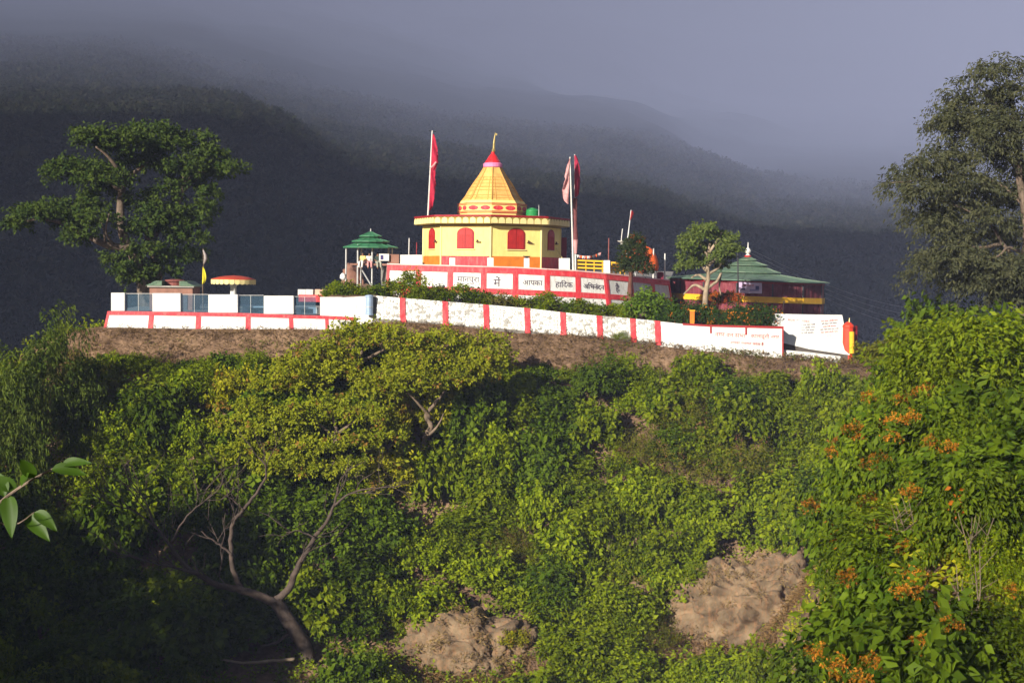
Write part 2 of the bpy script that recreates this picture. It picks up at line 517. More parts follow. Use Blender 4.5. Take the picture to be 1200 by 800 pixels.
class Face:
    """A (battered) wall front given by its top and foot points, left to right."""
    def __init__(s, tops, feet):
        s.t, s.b = [Vector(p) for p in tops], [Vector(p) for p in feet]
    def q(s, i, a, h, d=0.0):
        b = s.b[i].lerp(s.b[i + 1], a); t = s.t[i].lerp(s.t[i + 1], a)
        r = (s.b[i + 1] - s.b[i]).normalized()
        n = r.cross(Vector((0, 0, 1))).normalized()
        if n.y > 0: n = -n
        return b.lerp(t, h) + n * d
    def panel(s, mb, i, a0, a1, h0, h1, d0, d1):
        mb.hexa([s.q(i, a0, h0, d1), s.q(i, a1, h0, d1), s.q(i, a1, h0, d0), s.q(i, a0, h0, d0),
                 s.q(i, a0, h1, d1), s.q(i, a1, h1, d1), s.q(i, a1, h1, d0), s.q(i, a0, h1, d0)])
    def body(s, th, sink=0.0):
        mb = MB()
        for i in range(len(s.t) - 1): s.panel(mb, i, 0, 1, -sink, 1, -th, 0)
        return mb
    def band(s, h0, h1, d=0.02, i0=0, i1=None, dd=-0.05):
        mb = MB()
        for i in range(i0, (len(s.t) - 1) if i1 is None else i1): s.panel(mb, i, 0, 1, h0, h1, dd, d)
        return mb

def lettering(body, c, rt, up, width, mat, parent, name='lettering', maxh=None):
    cu = bpy.data.curves.new('text', 'FONT'); cu.body = body; cu.extrude = 0.012; cu.offset = 0.0
    t = bpy.data.objects.new('text', cu); COL.objects.link(t)
    bpy.context.view_layer.update()
    me = bpy.data.meshes.new_from_object(t.evaluated_get(bpy.context.evaluated_depsgraph_get()))
    bpy.data.objects.remove(t); bpy.data.curves.remove(cu)
    co = np.array([v.co[:] for v in me.vertices])
    lo, hi = co.min(0), co.max(0)
    sc = width / (hi[0] - lo[0])
    if maxh and (hi[1] - lo[1]) * sc > maxh: sc = maxh / (hi[1] - lo[1])
    mid = (lo + hi) / 2
    rt = Vector(rt).normalized(); up = Vector(up).normalized(); n = rt.cross(up)
    base = world_loc(parent)
    for v in me.vertices:
        a = (v.co.x - mid[0]) * sc; b = (v.co.y - mid[1]) * sc; d = v.co.z
        v.co = Vector(c) + rt * a + up * b + n * d - base
    me.materials.append(mat)
    return obj_of(name, me, parent)

def arch_prism(mb, fp, w, z0, z1, rise, d0, d1, a0=0.0, n=10):
    """Arched slab; fp(a, z, d) -> world."""
    out = [(a0 - w / 2, z0), (a0 + w / 2, z0)]
    for k in range(n + 1):
        q = math.pi * k / n
        out.append((a0 + w / 2 * math.cos(q), z1 - rise + rise * math.sin(q)))
    m = len(out)
    vs = [fp(a, z, d1) for a, z in out] + [fp(a, z, d0) for a, z in out]
    fs = [tuple(range(m)), tuple(range(2 * m - 1, m - 1, -1))] + [(i, i + m, (i + 1) % m + m, (i + 1) % m) for i in range(m)]
    return mb.add(vs, fs)

def tint_mat(name):
    m, nt, b = new_mat(name)
    at = nt.nodes.new('ShaderNodeAttribute'); at.attribute_name = 'tint'
    nt.links.new(at.outputs['Color'], b.inputs['Base Color'])
    b.inputs['Roughness'].default_value = .9
    return m

# ---- leaves ---------------------------------------------------------
def unit(v):
    return v / np.maximum(np.linalg.norm(v, axis=-1, keepdims=True), 1e-9)

def leaves(S, D, Ln, per, size, asp, cA, cB, droop=0.15, up=0.7, spread=0.05, rng=None, cC=None, pC=0.0):
    """Leaves set along shoots. Returns verts, tris, tint. Each leaf is a folded blade."""
    rng = rng or RNG
    n = len(S)
    f = rng.uniform(0.05, 1.0, (n, per, 1))
    rv = unit(rng.normal(size=(n, per, 3)))
    lat = unit(rv - D[:, None, :] * (rv * D[:, None, :]).sum(-1, keepdims=True))
    pos = S[:, None, :] + D[:, None, :] * (Ln[:, None, None] * f) + lat * spread
    pos[..., 2] -= droop * 0.5 * (Ln[:, None] * f[..., 0]) ** 2
    A = unit(D[:, None, :] * 0.45 + lat * 0.85 + np.array([0, 0, -droop]))
    n0 = np.array([-0.30, -0.62, 0.62]) * up * 1.15 + rng.normal(size=(n, per, 3)) * 0.55
    Nn = unit(n0 - A * (n0 * A).sum(-1, keepdims=True))
    W = np.cross(Nn, A)
    s = size * rng.uniform(0.6, 1.35, (n, per, 1))
    v = np.stack([pos, pos + A * s * 0.45 + W * s * asp * 0.5 + Nn * s * 0.07, pos + A * s - Nn * s * 0.10,
                  pos + A * s * 0.45 - W * s * asp * 0.5 + Nn * s * 0.07], 2).reshape(-1, 3)
    m = n * per
    i = np.arange(m)[:, None] * 4
    t = np.concatenate([i + np.array([[0, 2, 1]]), i + np.array([[0, 3, 2]])], 1).reshape(-1, 3)
    k = np.clip(0.55 * rng.random((n, 1, 1)) + 0.6 * rng.random((n, per, 1)) - 0.05, 0, 1)
    col = np.array(cA) * (1 - k) + np.array(cB) * k
    if cC is not None:
        pick = (rng.random((n, 1, 1)) < pC) & (rng.random((n, per, 1)) < 0.8)
        col = np.where(pick, np.array(cC) * rng.uniform(0.7, 1.2, (n, per, 1)), col)
    col = np.repeat(col.reshape(-1, 1, 3), 4, 1).reshape(-1, 3)
    return v, t, col

def merge(parts):
    vs, ts, cs, n = [], [], [], 0
    for v, t, c in parts:
        vs.append(v); ts.append(t + n); cs.append(c); n += len(v)
    return np.concatenate(vs), np.concatenate(ts), np.concatenate(cs)

def ball_dirs(n, rng, up=-1.0):
    d = unit(rng.normal(size=(n * 3, 3)))
    return d[d[:, 2] > up][:n]

def bush_mesh(name, a, b, c, n, per, size, asp, cA, cB, seed, droop=0.2, shoot=0.8, cC=None, pC=0.0, lob=0.35, mat=None, up=0.7):
    rng = np.random.default_rng(seed)
    d = ball_dirs(n, rng, -0.25)
    n = len(d)
    # lumpy outline: a few lobes pushed out or in
    L = unit(rng.normal(size=(9, 3))); amp = rng.uniform(-lob, lob, 9)
    bump = 1 + (np.exp(-(1 - d @ L.T) * 5) * amp).sum(1)
    r = rng.uniform(0.35, 0.85, n) * bump
    S = d * r[:, None] * np.array([a, b, c]) + np.array([0, 0, c * 0.5])
    S[:, 2] = np.maximum(S[:, 2], 0.05)
    D = unit(d + np.array([0, 0, 0.35]) + rng.normal(size=(n, 3)) * 0.45)
    Ln = rng.uniform(0.5, 1.3, n) * shoot
    v, t, col = leaves(S, D, Ln, per, size, asp, cA, cB, droop, up, 0.06, rng, cC, pC)
    return np_mesh(name, v, t, mat or LEAF, col)

def place(name, me, loc, label, cat, group, rz=0.0, sc=(1, 1, 1)):
    o = obj_of(name, me, None, loc)
    o.rotation_euler = (0, 0, rz)
    o.scale = sc
    return tag(o, label, cat, group)

def limb(mb, pts, r0, r1, n=7, wob=0.0, rng=random, sub=4):
    """A tapering, slightly crooked branch through control points (Catmull-Rom)."""
    pts = [Vector(p) for p in pts]
    out = []
    for i in range(len(pts) - 1):
        p0, p1, p2, p3 = pts[max(i - 1, 0)], pts[i], pts[i + 1], pts[min(i + 2, len(pts) - 1)]
        for k in range(sub):
            t = k / sub
            out.append(0.5 * ((2 * p1) + (p2 - p0) * t + (2 * p0 - 5 * p1 + 4 * p2 - p3) * t * t + (3 * p1 - p0 - 3 * p2 + p3) * t ** 3))
    out.append(pts[-1])
    m = len(out)
    rad = [r0 + (r1 - r0) * (i / (m - 1)) ** 0.8 for i in range(m)]
    if wob:
        out = [p + Vector((rng.uniform(-1, 1), rng.uniform(-1, 1), rng.uniform(-1, 1))) * wob * (0 if i in (0, m - 1) else 1) for i, p in enumerate(out)]
    mb.tube(out, rad, n)
    return out

# ------------------------------------------------------------------ terraces
def zc(px, py, Y): return P(px, py, Y).z

# upper terrace: battered retaining wall painted white with a red grid and lettering
TT = [(454, 310, 101.5), (491, 311, 100.6), (528, 312, 100), (567, 313, 99.7), (604, 314, 99.7), (641, 316, 100), (677, 318, 100.8),
      (709.5, 321, 101.8), (738, 324, 103.5), (764, 327, 107), (784, 329, 110)]
tops = [P(x, y, Y) for x, y, Y in TT]
feet = []
for (x, y, Y), tp in zip(TT, tops):
    f = P(600 + (x - 600) * 1.022 + (4 if x > 700 else 0), 358 + (x - 454) * 0.035, Y - 0.75)
    feet.append(Vector((f.x, f.y, f.z - 0.6)))
rw = thing('retaining_wall', feet[4], 'long white retaining wall with a red painted grid and dark lettering under the yellow temple', 'wall')
F = Face(tops, feet)
make('wall_face', F.body(0.5), WHITE, rw)
hA = 0.60
make('coping_band', F.band(0.885, 1.0, 0.05, dd=-0.45), REDP, rw)
make('ledge', F.band(1.0, 1.025, 0.09, dd=-0.50), paint('pink_ledge', (0.75, 0.45, 0.42), 0.7, 0.15, 2.0), rw)
make('middle_band', F.band(0.47, 0.58, 0.03), REDP, rw)
for i in range(len(tops)):
    mb = MB()
    for h0, h1, e in ((0.0, 0.47, 0.034), (0.47, 0.58, 0.034), (0.58, 0.885, 0.034)):
        pass
    w = 0.085
    if i > 0: F.panel(mb, i - 1, 1 - w, 1, 0.0, 0.883, -0.04, 0.036)
    if i < len(tops) - 1: F.panel(mb, i, 0, w, 0.0, 0.883, -0.04, 0.036)
    make('post', mb, REDP, rw)
for i, word, w in ((2, 'मानपुरा', 0.66), (3, 'में', 0.22), (4, 'आपका', 0.62), (5, 'हािदक', 0.56), (6, 'अिभनंदन', 0.72), (7, 'है', 0.22)):
    a = 0.42 if i in (3, 7) else 0.54
    c = F.q(i, a, 0.725, 0.012)
    rt = F.q(i, 1, 0.7) - F.q(i, 0, 0.7); upv = F.q(i, .5, 0.9) - F.q(i, .5, 0.6)
    lettering(word, c, rt, upv, rt.length * w, INK, rw, maxh=0.72)

# terrace body behind it
fz = tops[3].z - 0.06
pl = [(p.x, p.y + 0.48) for p in tops] + [(14, 124), (-8, 124), (-10.2, 110)]
mb = MB(); n = len(pl)
zt = [min(p.z - 0.05, fz) for p in tops] + [fz, fz, fz]
mb.add([(x, y, z) for (x, y), z in zip(pl, zt)] + [(x, y, -3.9) for x, y in pl],
       [tuple(range(n)), tuple(range(2 * n - 1, n - 1, -1))] + [(i, i + n, (i + 1) % n + n, (i + 1) % n) for i in range(n)])
tag(make('temple_terrace', mb, CONC), 'concrete terrace the yellow temple stands on', 'terrace', kind='structure')

# lower whitewashed rubble wall with red stripes
SW = [(437, 346, 374), (470, 349, 375), (520, 353, 379), (570, 357, 383.5), (618, 361, 388), (660, 366, 391.5), (704, 370, 394.5), (745, 373.5, 398.5), (772, 376, 402)]
SY = lambda px: 95.6 - 0.002 * (px - 437)
st = [P(x, a, SY(x)) for x, a, b in SW]
sb = [P(x, b + 3, SY(x) - 0.25) for x, a, b in SW]
swr = thing('stone_wall', sb[3], 'low whitewashed rubble stone wall with slanted red stripes below the shrub bed', 'wall')
G = Face(st, sb)
# the stones are modelled: a fine sheet pushed out cell by cell
nx, nz = 620, 34
seg = np.linspace(0, len(SW) - 1 - 1e-6, nx)
T = np.array([t[:] for t in st]); B = np.array([b[:] for b in sb])
i0 = seg.astype(int); fr = (seg - i0)[:, None]
Tt = T[i0] * (1 - fr) + T[i0 + 1] * fr; Bb = B[i0] * (1 - fr) + B[i0 + 1] * fr
h = np.linspace(0, 1, nz)[:, None, None]
V = Bb[None] * (1 - h) + Tt[None] * h
U = np.concatenate([[0], np.cumsum(np.linalg.norm(np.diff(Tt, axis=0), axis=1))])
Hh = np.linalg.norm(Tt - Bb, axis=1)
uu = np.repeat(U[None], nz, 0); vv = np.linspace(0, 1, nz)[:, None] * Hh[None]
cs = 0.24
jj = np.random.default_rng(3)
pu = jj.random((160, 20, 2)) * 0.8 + 0.1; ph = jj.random((160, 20))
cu_, cv_ = np.floor(uu / cs).astype(int), np.floor(vv / (cs * 0.75)).astype(int)
d1 = np.full(uu.shape, 9.0); d2 = d1.copy(); hid = np.zeros(uu.shape)
for du in (-1, 0, 1):
    for dv in (-1, 0, 1):
        a, b = np.clip(cu_ + du, 0, 159), np.clip(cv_ + dv, 0, 19)
        dd = np.hypot(a + pu[a, b, 0] - uu / cs, b + pu[a, b, 1] - vv / (cs * 0.75))
        near = dd < d1
        d2 = np.where(near, d1, np.minimum(d2, dd)); hid = np.where(near, ph[a, b], hid); d1 = np.where(near, dd, d1)
edge = np.clip((d2 - d1) / 0.28, 0, 1)
out = -0.03 + 0.05 * edge ** 0.5 + 0.022 * hid * edge
out = np.where(np.linspace(0, 1, nz)[:, None] > 0.985, -0.02, out)
V = V + np.array([0, -1, 0]) * out[..., None]
mk = np.clip((edge - .16) / .25, 0, 1)[..., None] * np.clip(0.35 + 1.4 * (hid[..., None] > .16), 0, 1)
bare = np.array([.17, .155, .14]); lime = np.array([.72, .71, .67])
tn = (bare * (1 - mk) + lime * mk).reshape(-1, 3)
me = np_mesh('rubble_face', V.reshape(-1, 3) - np.array(swr.location), grid_faces(nx, nz), tint_mat('lime_rubble'), tn, smooth=True)
obj_of('rubble_face', me, swr)
make('wall_core', Face([p + Vector((0, 0.06, -0.01)) for p in st], [p + Vector((0, 0.06, 0)) for p in sb]).body(0.45, .6), WHITE, swr)
for px in (472, 522, 570, 618, 660, 703, 742, 771):
    k = max(j for j in range(len(SW) - 1) if SW[j][0] <= px); a = (px - SW[k][0]) / (SW[k + 1][0] - SW[k][0])
    mb = MB(); wv = 3.3 / (SW[k + 1][0] - SW[k][0]); tl = 0.5 / (SW[k + 1][0] - SW[k][0])
    n_, nn = 8, []
    # stripe painted over the stones: a lumpy strip standing proud of them
    rr = random.Random(px)
    for j in range(n_ + 1):
        hh = 0.02 + 0.98 * j / n_
        sh = tl * (0.5 - hh) * 2
        nn.append((G.q(k, a - wv + sh + rr.uniform(-.006, .006), hh, 0.065 + rr.uniform(0, .03)), G.q(k, a + wv + sh + rr.uniform(-.006, .006), hh, 0.065 + rr.uniform(0, .03))))
    vs = [p for ab in nn for p in ab]; back = [p + Vector((0, 0.18, 0)) for p in vs]; m = len(vs)
    fs = [(2 * j, 2 * j + 1, 2 * j + 3, 2 * j + 2) for j in range(n_)]
    fs += [(m + 2 * j, m + 2 * j + 2, m + 2 * j + 3, m + 2 * j + 1) for j in range(n_)]
    fs += [(2 * j, 2 * j + 2, m + 2 * j + 2, m + 2 * j) for j in range(n_)] + [(2 * j + 1, m + 2 * j + 1, m + 2 * j + 3, 2 * j + 3) for j in range(n_)]
    fs += [(0, m, m + 1, 1), (m - 2, m - 1, 2 * m - 1, 2 * m - 2)]
    mb.add(vs, fs)
    mb.v += []
    mb.add([], [])
    mb.v.extend([tuple(p) for p in back])
    make('stripe', mb, REDP, swr)

# plain white wall to the right of it, red trim and two lines of red lettering
PWt = [P(772, 376.5, 94.9), P(800, 379.5, 94.7), P(832, 381.5, 94.5), P(875, 382.5, 94.2), P(918, 383.5, 94.0)]
PWb = [P(772, 406, 94.7), P(800, 409, 94.5), P(832, 411, 94.3), P(875, 415, 94.0), P(918, 418, 93.8)]
pw = thing('boundary_wall', PWb[2], 'plain white boundary wall with a thin red edge and faded red lettering in front of the marigold hedge', 'wall')
H = Face(PWt, PWb)
make('wall_face', H.body(0.4, .5), WHITE_CLEAN, pw)
mb = H.band(0.955, 1.03, 0.03, 1, None, -0.42)
H.panel(mb, 3, 0.965, 1.01, 0.0, 1.03, -0.42, 0.035)
make('red_edge', mb, REDDK, pw)
for k, a in ((2, 0.0), (2, 0.96)):
    mb = MB(); H.panel(mb, k, a, a + 0.05, 0.70, 0.953, -0.05, 0.034); make('red_tab', mb, REDDK, pw)
def wall_text(Fc, body, i, a, hgt, width, mat, parent, maxh):
    lettering(body, Fc.q(i, a, hgt, 0.012), Fc.q(i, 1, .5) - Fc.q(i, 0, .5), Vector((0, 0, 1)), width, mat, parent, maxh=maxh)
wall_text(H, 'नगर वन सभा', 2, 0.55, 0.66, 2.0, INKR, pw, 0.42)
wall_text(H, 'कालाढूंगी नगर', 3, 0.50, 0.66, 2.1, INKR, pw, 0.42)
wall_text(H, 'आपका सवागत करता है', 2, 1.0, 0.40, 2.2, INKR, pw, 0.36)

# lowest kerb running on to the right
kt = [P(919, 410, 94.2), P(950, 413, 94.1), P(985, 417.5, 94.0)]; kb = [P(919, 420, 94.1), P(950, 423, 94.0), P(985, 426, 93.9)]
kr = make('low_wall', Face(kt, kb).body(0.45, .4), WHITE, origin=kb[1]); tag(kr, 'low bare white wall stub below the slanted inscription slab', 'wall')

# slanted inscription wall
It = [P(907, 367.5, 96.5), P(948, 368.5, 96.6), P(987, 369, 96.8)]
Ib = [P(903, 398, 95.4), P(948, 409, 95.4), P(996, 416, 95.4)]
iw = thing('inscription_wall', Ib[1], 'sloping white slab of wall covered with slanting rows of small writing at the right end', 'wall')
J = Face(It, Ib)
make('wall_face', J.body(0.35), WHITE_CLEAN, iw)
make('shade_panel', Face([q + Vector((0, .06, .02)) for q in Ib], [q + Vector((0, .06, -1.6)) for q in Ib]).body(.25), paint('painted_shade', (.10, .085, .075), .9, .3, 2), iw)  # dark panel painted as the shade below the overhanging slab
rt0 = (J.q(0, 1, .5) - J.q(0, 0, .5)).normalized(); rot = Matrix.Rotation(R(13), 3, rt0.cross(Vector((0, 0, 1))))
upI = (It[1] - Ib[1]).normalized()
rtI = rot @ rt0; up2 = rtI.cross(rt0.cross(upI)).normalized()
if up2.z < 0: up2 = -up2
nI = rt0.cross(upI).normalized()
if nI.y > 0: nI = -nI
def ins(px, py, body, w, mat, mh):
    lettering(body, P(px, py, 95.9) + nI * 0.0, rt0, upI, w, mat, iw, maxh=mh)
rowsL = ['नाम गाम पता दान राशी', 'राम लाल जोशी नगर', 'हरी मोहन गाम काला', 'माता देवी बाजार']
def on_face(px, py):
    d = P(px, py, 1.0)
    t = (Ib[1] - Vector((0, 0, 0))).dot(nI) / d.dot(nI)
    return d * t + nI * 0.004
def ins_row(px, py, body, w, mat, mh, ang):
    q = Matrix.Rotation(R(ang), 3, nI)
    lettering(body, on_face(px, py), q @ rt0, q @ upI, w, mat, iw, maxh=mh)
ins_row(936, 376, 'माता का भवन', 1.5, INKR, 0.24, 4)
for j, bdy in enumerate(rowsL): ins_row(943 + j * .6, 380.5 + j * 3.1, bdy, 2.15, INK, 0.17, 12)
for j in range(5): ins_row(972, 375.5 + j * 3.3, rowsL[(j + 1) % 4], 1.5, INK if j % 2 else INKR, 0.15, 13)
for j in range(3): ins_row(976, 393 + j * 3.2, rowsL[(j + 2) % 4], 0.9, paint('faded_lettering', (0.45, 0.40, 0.44), 0.7, 0.2, 4.0), 0.12, 11)

# left wall: white panels framed in red, white piers and blue glass panels above
LWt = [P(126, 364.5, 96.0), P(178, 365, 95.8), P(233, 366, 95.7), P(291, 367, 95.6), P(341, 369, 95.6), P(383, 370, 95.6), P(414, 371.5, 95.7)]
LWb = [P(121, 387, 95.6), P(176, 387, 95.4), P(232, 387.5, 95.3), P(291, 388, 95.2), P(342, 388, 95.2), P(384, 388.5, 95.2), P(415, 389, 95.3)]
lw = thing('platform_wall', LWb[3], 'white wall framed in red bands along the front of the left platform', 'wall')
A_ = Face(LWt, LWb)
make('wall_face', A_.body(0.45, .5), WHITE, lw)
make('top_band', A_.band(0.80, 1.0, 0.03, dd=-0.46), REDP, lw)
for i in range(len(LWt)):
    mb = MB()
    if i > 0: A_.panel(mb, i - 1, 0.945, 1, 0.0, 0.798, -0.04, 0.034)
    if i < len(LWt) - 1: A_.panel(mb, i, 0, 0.05, 0.0, 0.798, -0.04, 0.034)
    make('post', mb, REDP, lw)
platz = LWt[0].z - 0.03
mb = MB()
pp = [(LWt[0].x, LWt[0].y + 0.47), (LWt[3].x, LWt[3].y + 0.47), (LWt[6].x, LWt[6].y + 0.47), (-10.4, 112), (-12, 119), (-30, 119)]
n = len(pp); zz = [LWt[0].z - .03, LWt[3].z - .03, LWt[6].z - .03, LWt[6].z, LWt[3].z, LWt[0].z]
mb.add([(x, y, z) for (x, y), z in zip(pp, zz)] + [(x, y, z - 1.6) for (x, y), z in zip(pp, zz)],
       [tuple(range(n)), tuple(range(2 * n - 1, n - 1, -1))] + [(i, i + n, (i + 1) % n + n, (i + 1) % n) for i in range(n)])
tag(make('platform', mb, CONC), 'concrete platform behind the white piers on the left', 'platform', kind='structure')

pier_lab = ['leftmost narrow white pier at the end of the platform wall', 'white pier in front of the small green roofed shrine', 'white pier in front of the mushroom umbrella column', 'white pier between the umbrella and the low red wall']
def flush_block(name, px0, px1, py0, py1, Y, th, label, cat, group=None, mat=WHITE_CLEAN, bev=0.02):
    a, b, c, d = P(px0, py1, Y), P(px1, py1, Y), P(px1, py0, Y), P(px0, py0, Y)
    mb = MB()
    bk = Vector((0, th, 0))
    mb.hexa([a, b, b + bk, a + bk, d, c, c + bk, d + bk])
    o = make(name, mb, mat, origin=(a + b) / 2, bevel=bev)
    return tag(o, label, cat, group)
for (x0, x1, y0, y1), lb in zip(((130, 146, 343, 364), (178.5, 211.5, 343.5, 364.8), (244, 278.5, 345, 366), (309, 344, 346.5, 367.5)), pier_lab):
    flush_block('pier', x0, x1, y0, y1 + .3, 95.95, 0.5, lb, 'pier', 'white piers along the platform wall')
# glass panels with a rail
gl = ['glass railing panel at the left end of the platform wall', 'glass railing panel before the dark door of the shrine', 'glass railing panel right of the umbrella column with green bush behind', 'glass railing panel beside the low red wall']
for (x0, x1, y0, y1), lb in zip(((146, 178.5, 344, 364.4), (211.5, 244, 345, 365.6), (278.5, 309, 346, 367), (344, 370, 347.5, 368.7)), gl):
    r_ = thing('glass_panel', P((x0 + x1) / 2, y1, 96.15), lb, 'railing', 'glass railing panels between the piers')
    Y = 96.15
    c0, c1, c2, c3 = P(x0, y1, Y), P(x1, y1, Y), P(x1, y0 + 1, Y), P(x0, y0 + 1, Y)
    bk = Vector((0, 0.02, 0))
    make('pane', MB().hexa([c0, c1, c1 + bk, c0 + bk, c3, c2, c2 + bk, c3 + bk]), GLASS, r_)
    make('rail', MB().tube([P(x0, y0, Y), P(x1, y0, Y)], 0.025, 8), STEEL, r_)
    make('upright', MB().tube([P((x0 + x1) / 2, y0, Y - .01), P((x0 + x1) / 2, y1, Y - .01)], 0.018, 6), STEEL, r_)
flush_block('end_wall', 375, 401, 348, 370.5, 95.95, 0.45, 'plain white wall block between the glass panels and the pale blue pillar', 'wall')
Qt = [P(401, 348.5, 95.9), P(437, 346.5, 95.7)]; Qb = [P(401, 392, 95.7), P(437, 392, 95.4)]
tag(make('linking_wall', Face(Qt, Qb).body(0.4, .3), WHITE, origin=Qb[0]), 'plain white wall joining the platform wall to the rubble wall', 'wall')
# pale blue pillar
bp_ = thing('blue_pillar', P(432, 371, 95.3), 'short pale blue metal pillar standing against the white wall', 'pillar')
make('drum', MB().lathe(P(432.5, 369, 95.2), [(0.28, 0), (0.28, 0.05), (0.26, 0.07), (0.26, 1.2), (0.29, 1.22), (0.29, 1.30), (0.1, 1.36)], 20), BLUEDRUM, bp_, smooth=False)
make('band', MB().lathe(P(432.5, 360, 95.2), [(0.275, 0), (0.275, 0.06)], 20), STEEL, bp_)

# low benches with dark openings behind the glass
for k, (x0, x1, lb) in enumerate(((284, 318, 'low white bench with a dark opening behind the middle glass panel'), (347, 372, 'low white bench with a dark opening behind the right glass panel'))):
    z0 = LWt[3].z
    be = thing('bench', P((x0 + x1) / 2, 366, 97.2), lb, 'bench')
    a, b = P(x0, 366, 97.2), P(x1, 366, 97.2)
    top = P(x0, 358.5 + k * 1.3, 97.2).z
    make('seat', MB().box(((a.x + b.x) / 2, 97.4, top - 0.05), (b.x - a.x, 0.5, 0.1)), WHITE_CLEAN, be, bevel=0.01)
    for q in (0.1, 0.9):
        make('support', MB().box((a.x + (b.x - a.x) * q, 97.4, (top - 0.1 + z0) / 2), ((b.x - a.x) * 0.2, 0.44, top - 0.1 - z0)), WHITE_CLEAN, be)
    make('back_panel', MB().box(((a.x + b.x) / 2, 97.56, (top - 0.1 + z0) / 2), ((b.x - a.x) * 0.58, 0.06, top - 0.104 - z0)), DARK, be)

# planting bed between the two walls
bed = MB()
fr_ = [P(378, 349, 96.4), P(437, 349, 96.1)] + [p + Vector((0, 0.40, -0.12)) for p in st[1:]] + [PWt[i] + Vector((0, 0.38, -0.12)) for i in (2, 4)]
bk_ = [Vector((-10.6, 103, -0.9)), Vector((-9.2, 101.6, -1.3))] + [feet[min(10, i)] + Vector((0, 0.25, 0.75)) for i in (1, 2, 3, 4, 5, 6, 8, 10)] + [Vector((15.5, 106, -3.0)), Vector((20, 108, -3.2))]
nb = min(len(fr_), len(bk_))
vs = fr_[:nb] + bk_[:nb]
bed.add(vs, [(i, i + 1, nb + i + 1, nb + i) for i in range(nb - 1)])
tag(make('planting_bed', bed, SOIL, smooth=True), 'sloping soil bed planted with shrubs between the two walls', 'ground', kind='structure')

# ------------------------------------------------------------------ the temple
TC = P(576, 308, 108); TC.z = fz
TZ = lambda py: P(576, py, 108).z
tp = thing('temple', TC, 'yellow octagonal temple with red arched windows and an ochre spire', 'temple')
RW, RE = 5.18, 5.86
R0 = R(-90)
def lat(prof, n=8, dx=0, dy=0): return MB().lathe((TC.x + dx, TC.y + dy, 0), prof, n, R0)
ze = TZ(265.5); zr = TZ(257.5)
make('wall', lat([(RW, fz), (RW, ze)]), YEL, tp)
def facet(k, rad):
    a = R0 + R(45) * (k + 0.5)
    nrm = Vector((math.cos(a), math.sin(a), 0)); tg = Vector((-math.sin(a), math.cos(a), 0))
    mid = Vector((TC.x, TC.y, 0)) + nrm * rad * math.cos(R(22.5))
    return lambda u, z, d: mid + tg * u + nrm * d + Vector((0, 0, z))
def fbox(fp, u0, u1, z0, z1, d0, d1):
    return MB().hexa([fp(u0, z0, d1), fp(u1, z0, d1), fp(u1, z0, d0), fp(u0, z0, d0), fp(u0, z1, d1), fp(u1, z1, d1), fp(u1, z1, d0), fp(u0, z1, d0)])
zd = TZ(301)
hw = RW * math.sin(R(22.5))
zw0, zw1 = TZ(292), TZ(270)
for k in range(-4, 4):
    fp = facet(k, RW)
    make('dado', fbox(fp, -hw + .01, hw - .01, fz, zd, -0.02, 0.03), (ORANGE if k % 2 == 0 else REDP), tp)
    make('cornice_line', fbox(fp, -hw, hw, ze - 0.10, ze - 0.004, -0.02, 0.05), OLIVE, tp)
    wd = MB(); arch_prism(wd, fp, 1.36, zw0 - 0.06, zw1 + 0.06, 0.42, -0.05, 0.045)
    wo = make('window', wd, REDDK, tp)
    for sgn in (-1, 1):
        # each shutter is half of the arch
        o_ = [(sgn * 0.025, zw0), (sgn * 0.58, zw0)]
        for q in range(7):
            an = R(90) * q / 6
            o_.append((sgn * max(0.58 * math.cos(an), 0.025), zw1 - 0.36 + 0.36 * math.sin(an)))
        m_ = len(o_)
        sm = MB().add([fp(u, z, 0.075) for u, z in o_] + [fp(u, z, 0.04) for u, z in o_],
                      [tuple(range(m_)) if sgn > 0 else tuple(range(m_ - 1, -1, -1))] + [(i, i + m_, (i + 1) % m_ + m_, (i + 1) % m_) for i in range(m_)])
        for zz_ in (0.36, 0.72):
            sm.hexa(fbox(fp, sgn * 0.30 - 0.22, sgn * 0.30 + 0.22, zw0 + zz_, zw0 + zz_ + 0.04, 0.07, 0.095).v)
        for j in (0.12, 0.24, 0.36, 0.48):
            sm.hexa(fbox(fp, sgn * j - 0.012, sgn * j + 0.012, zw0 + 0.05, zw0 + 0.95, 0.07, 0.09).v)
        make('shutter', sm, SHUT, wo)
    make('sill', fbox(fp, -0.75, 0.75, zw0 - 0.13, zw0 - 0.062, -0.01, 0.10), YELP, wo)
    if k in (-2, -1, 0, 1):
        lp = MB(); c = fp(1.05, zw0 + 0.42, 0.10)
        lp.hexa(fbox(fp, 0.86, 1.22, zw0 + 0.40, zw0 + 0.47, 0.0, 0.16).v); lp.lathe(fp(0.95, zw0 + 0.47, 0.10), [(0.05, 0), (0.07, 0.08), (0.03, 0.14)], 8)
        make('wall_lamp', lp, paint('lamp_brown', (0.10, 0.05, 0.03), 0.5, 0.2, 4), tp)
for k in range(8):
    a = R0 + R(45) * k
    make('corner_trim', MB().tube([(TC.x + (RW + .01) * math.cos(a), TC.y + (RW + .01) * math.sin(a), fz), (TC.x + (RW + .01) * math.cos(a), TC.y + (RW + .01) * math.sin(a), ze - .1)], 0.07, 8), YELP, tp)
make('roof_slab', lat([(RW + 0.05, ze), (RE - 0.03, ze + 0.02), (RE, ze + 0.06), (RE, zr)]), OLIVE, tp)
make('roof_rim', lat([(RE + 0.02, zr), (RE + 0.05, zr + 0.03), (RE + 0.05, zr + 0.14), (RE - 0.25, zr + 0.17)]), REDDK, tp)
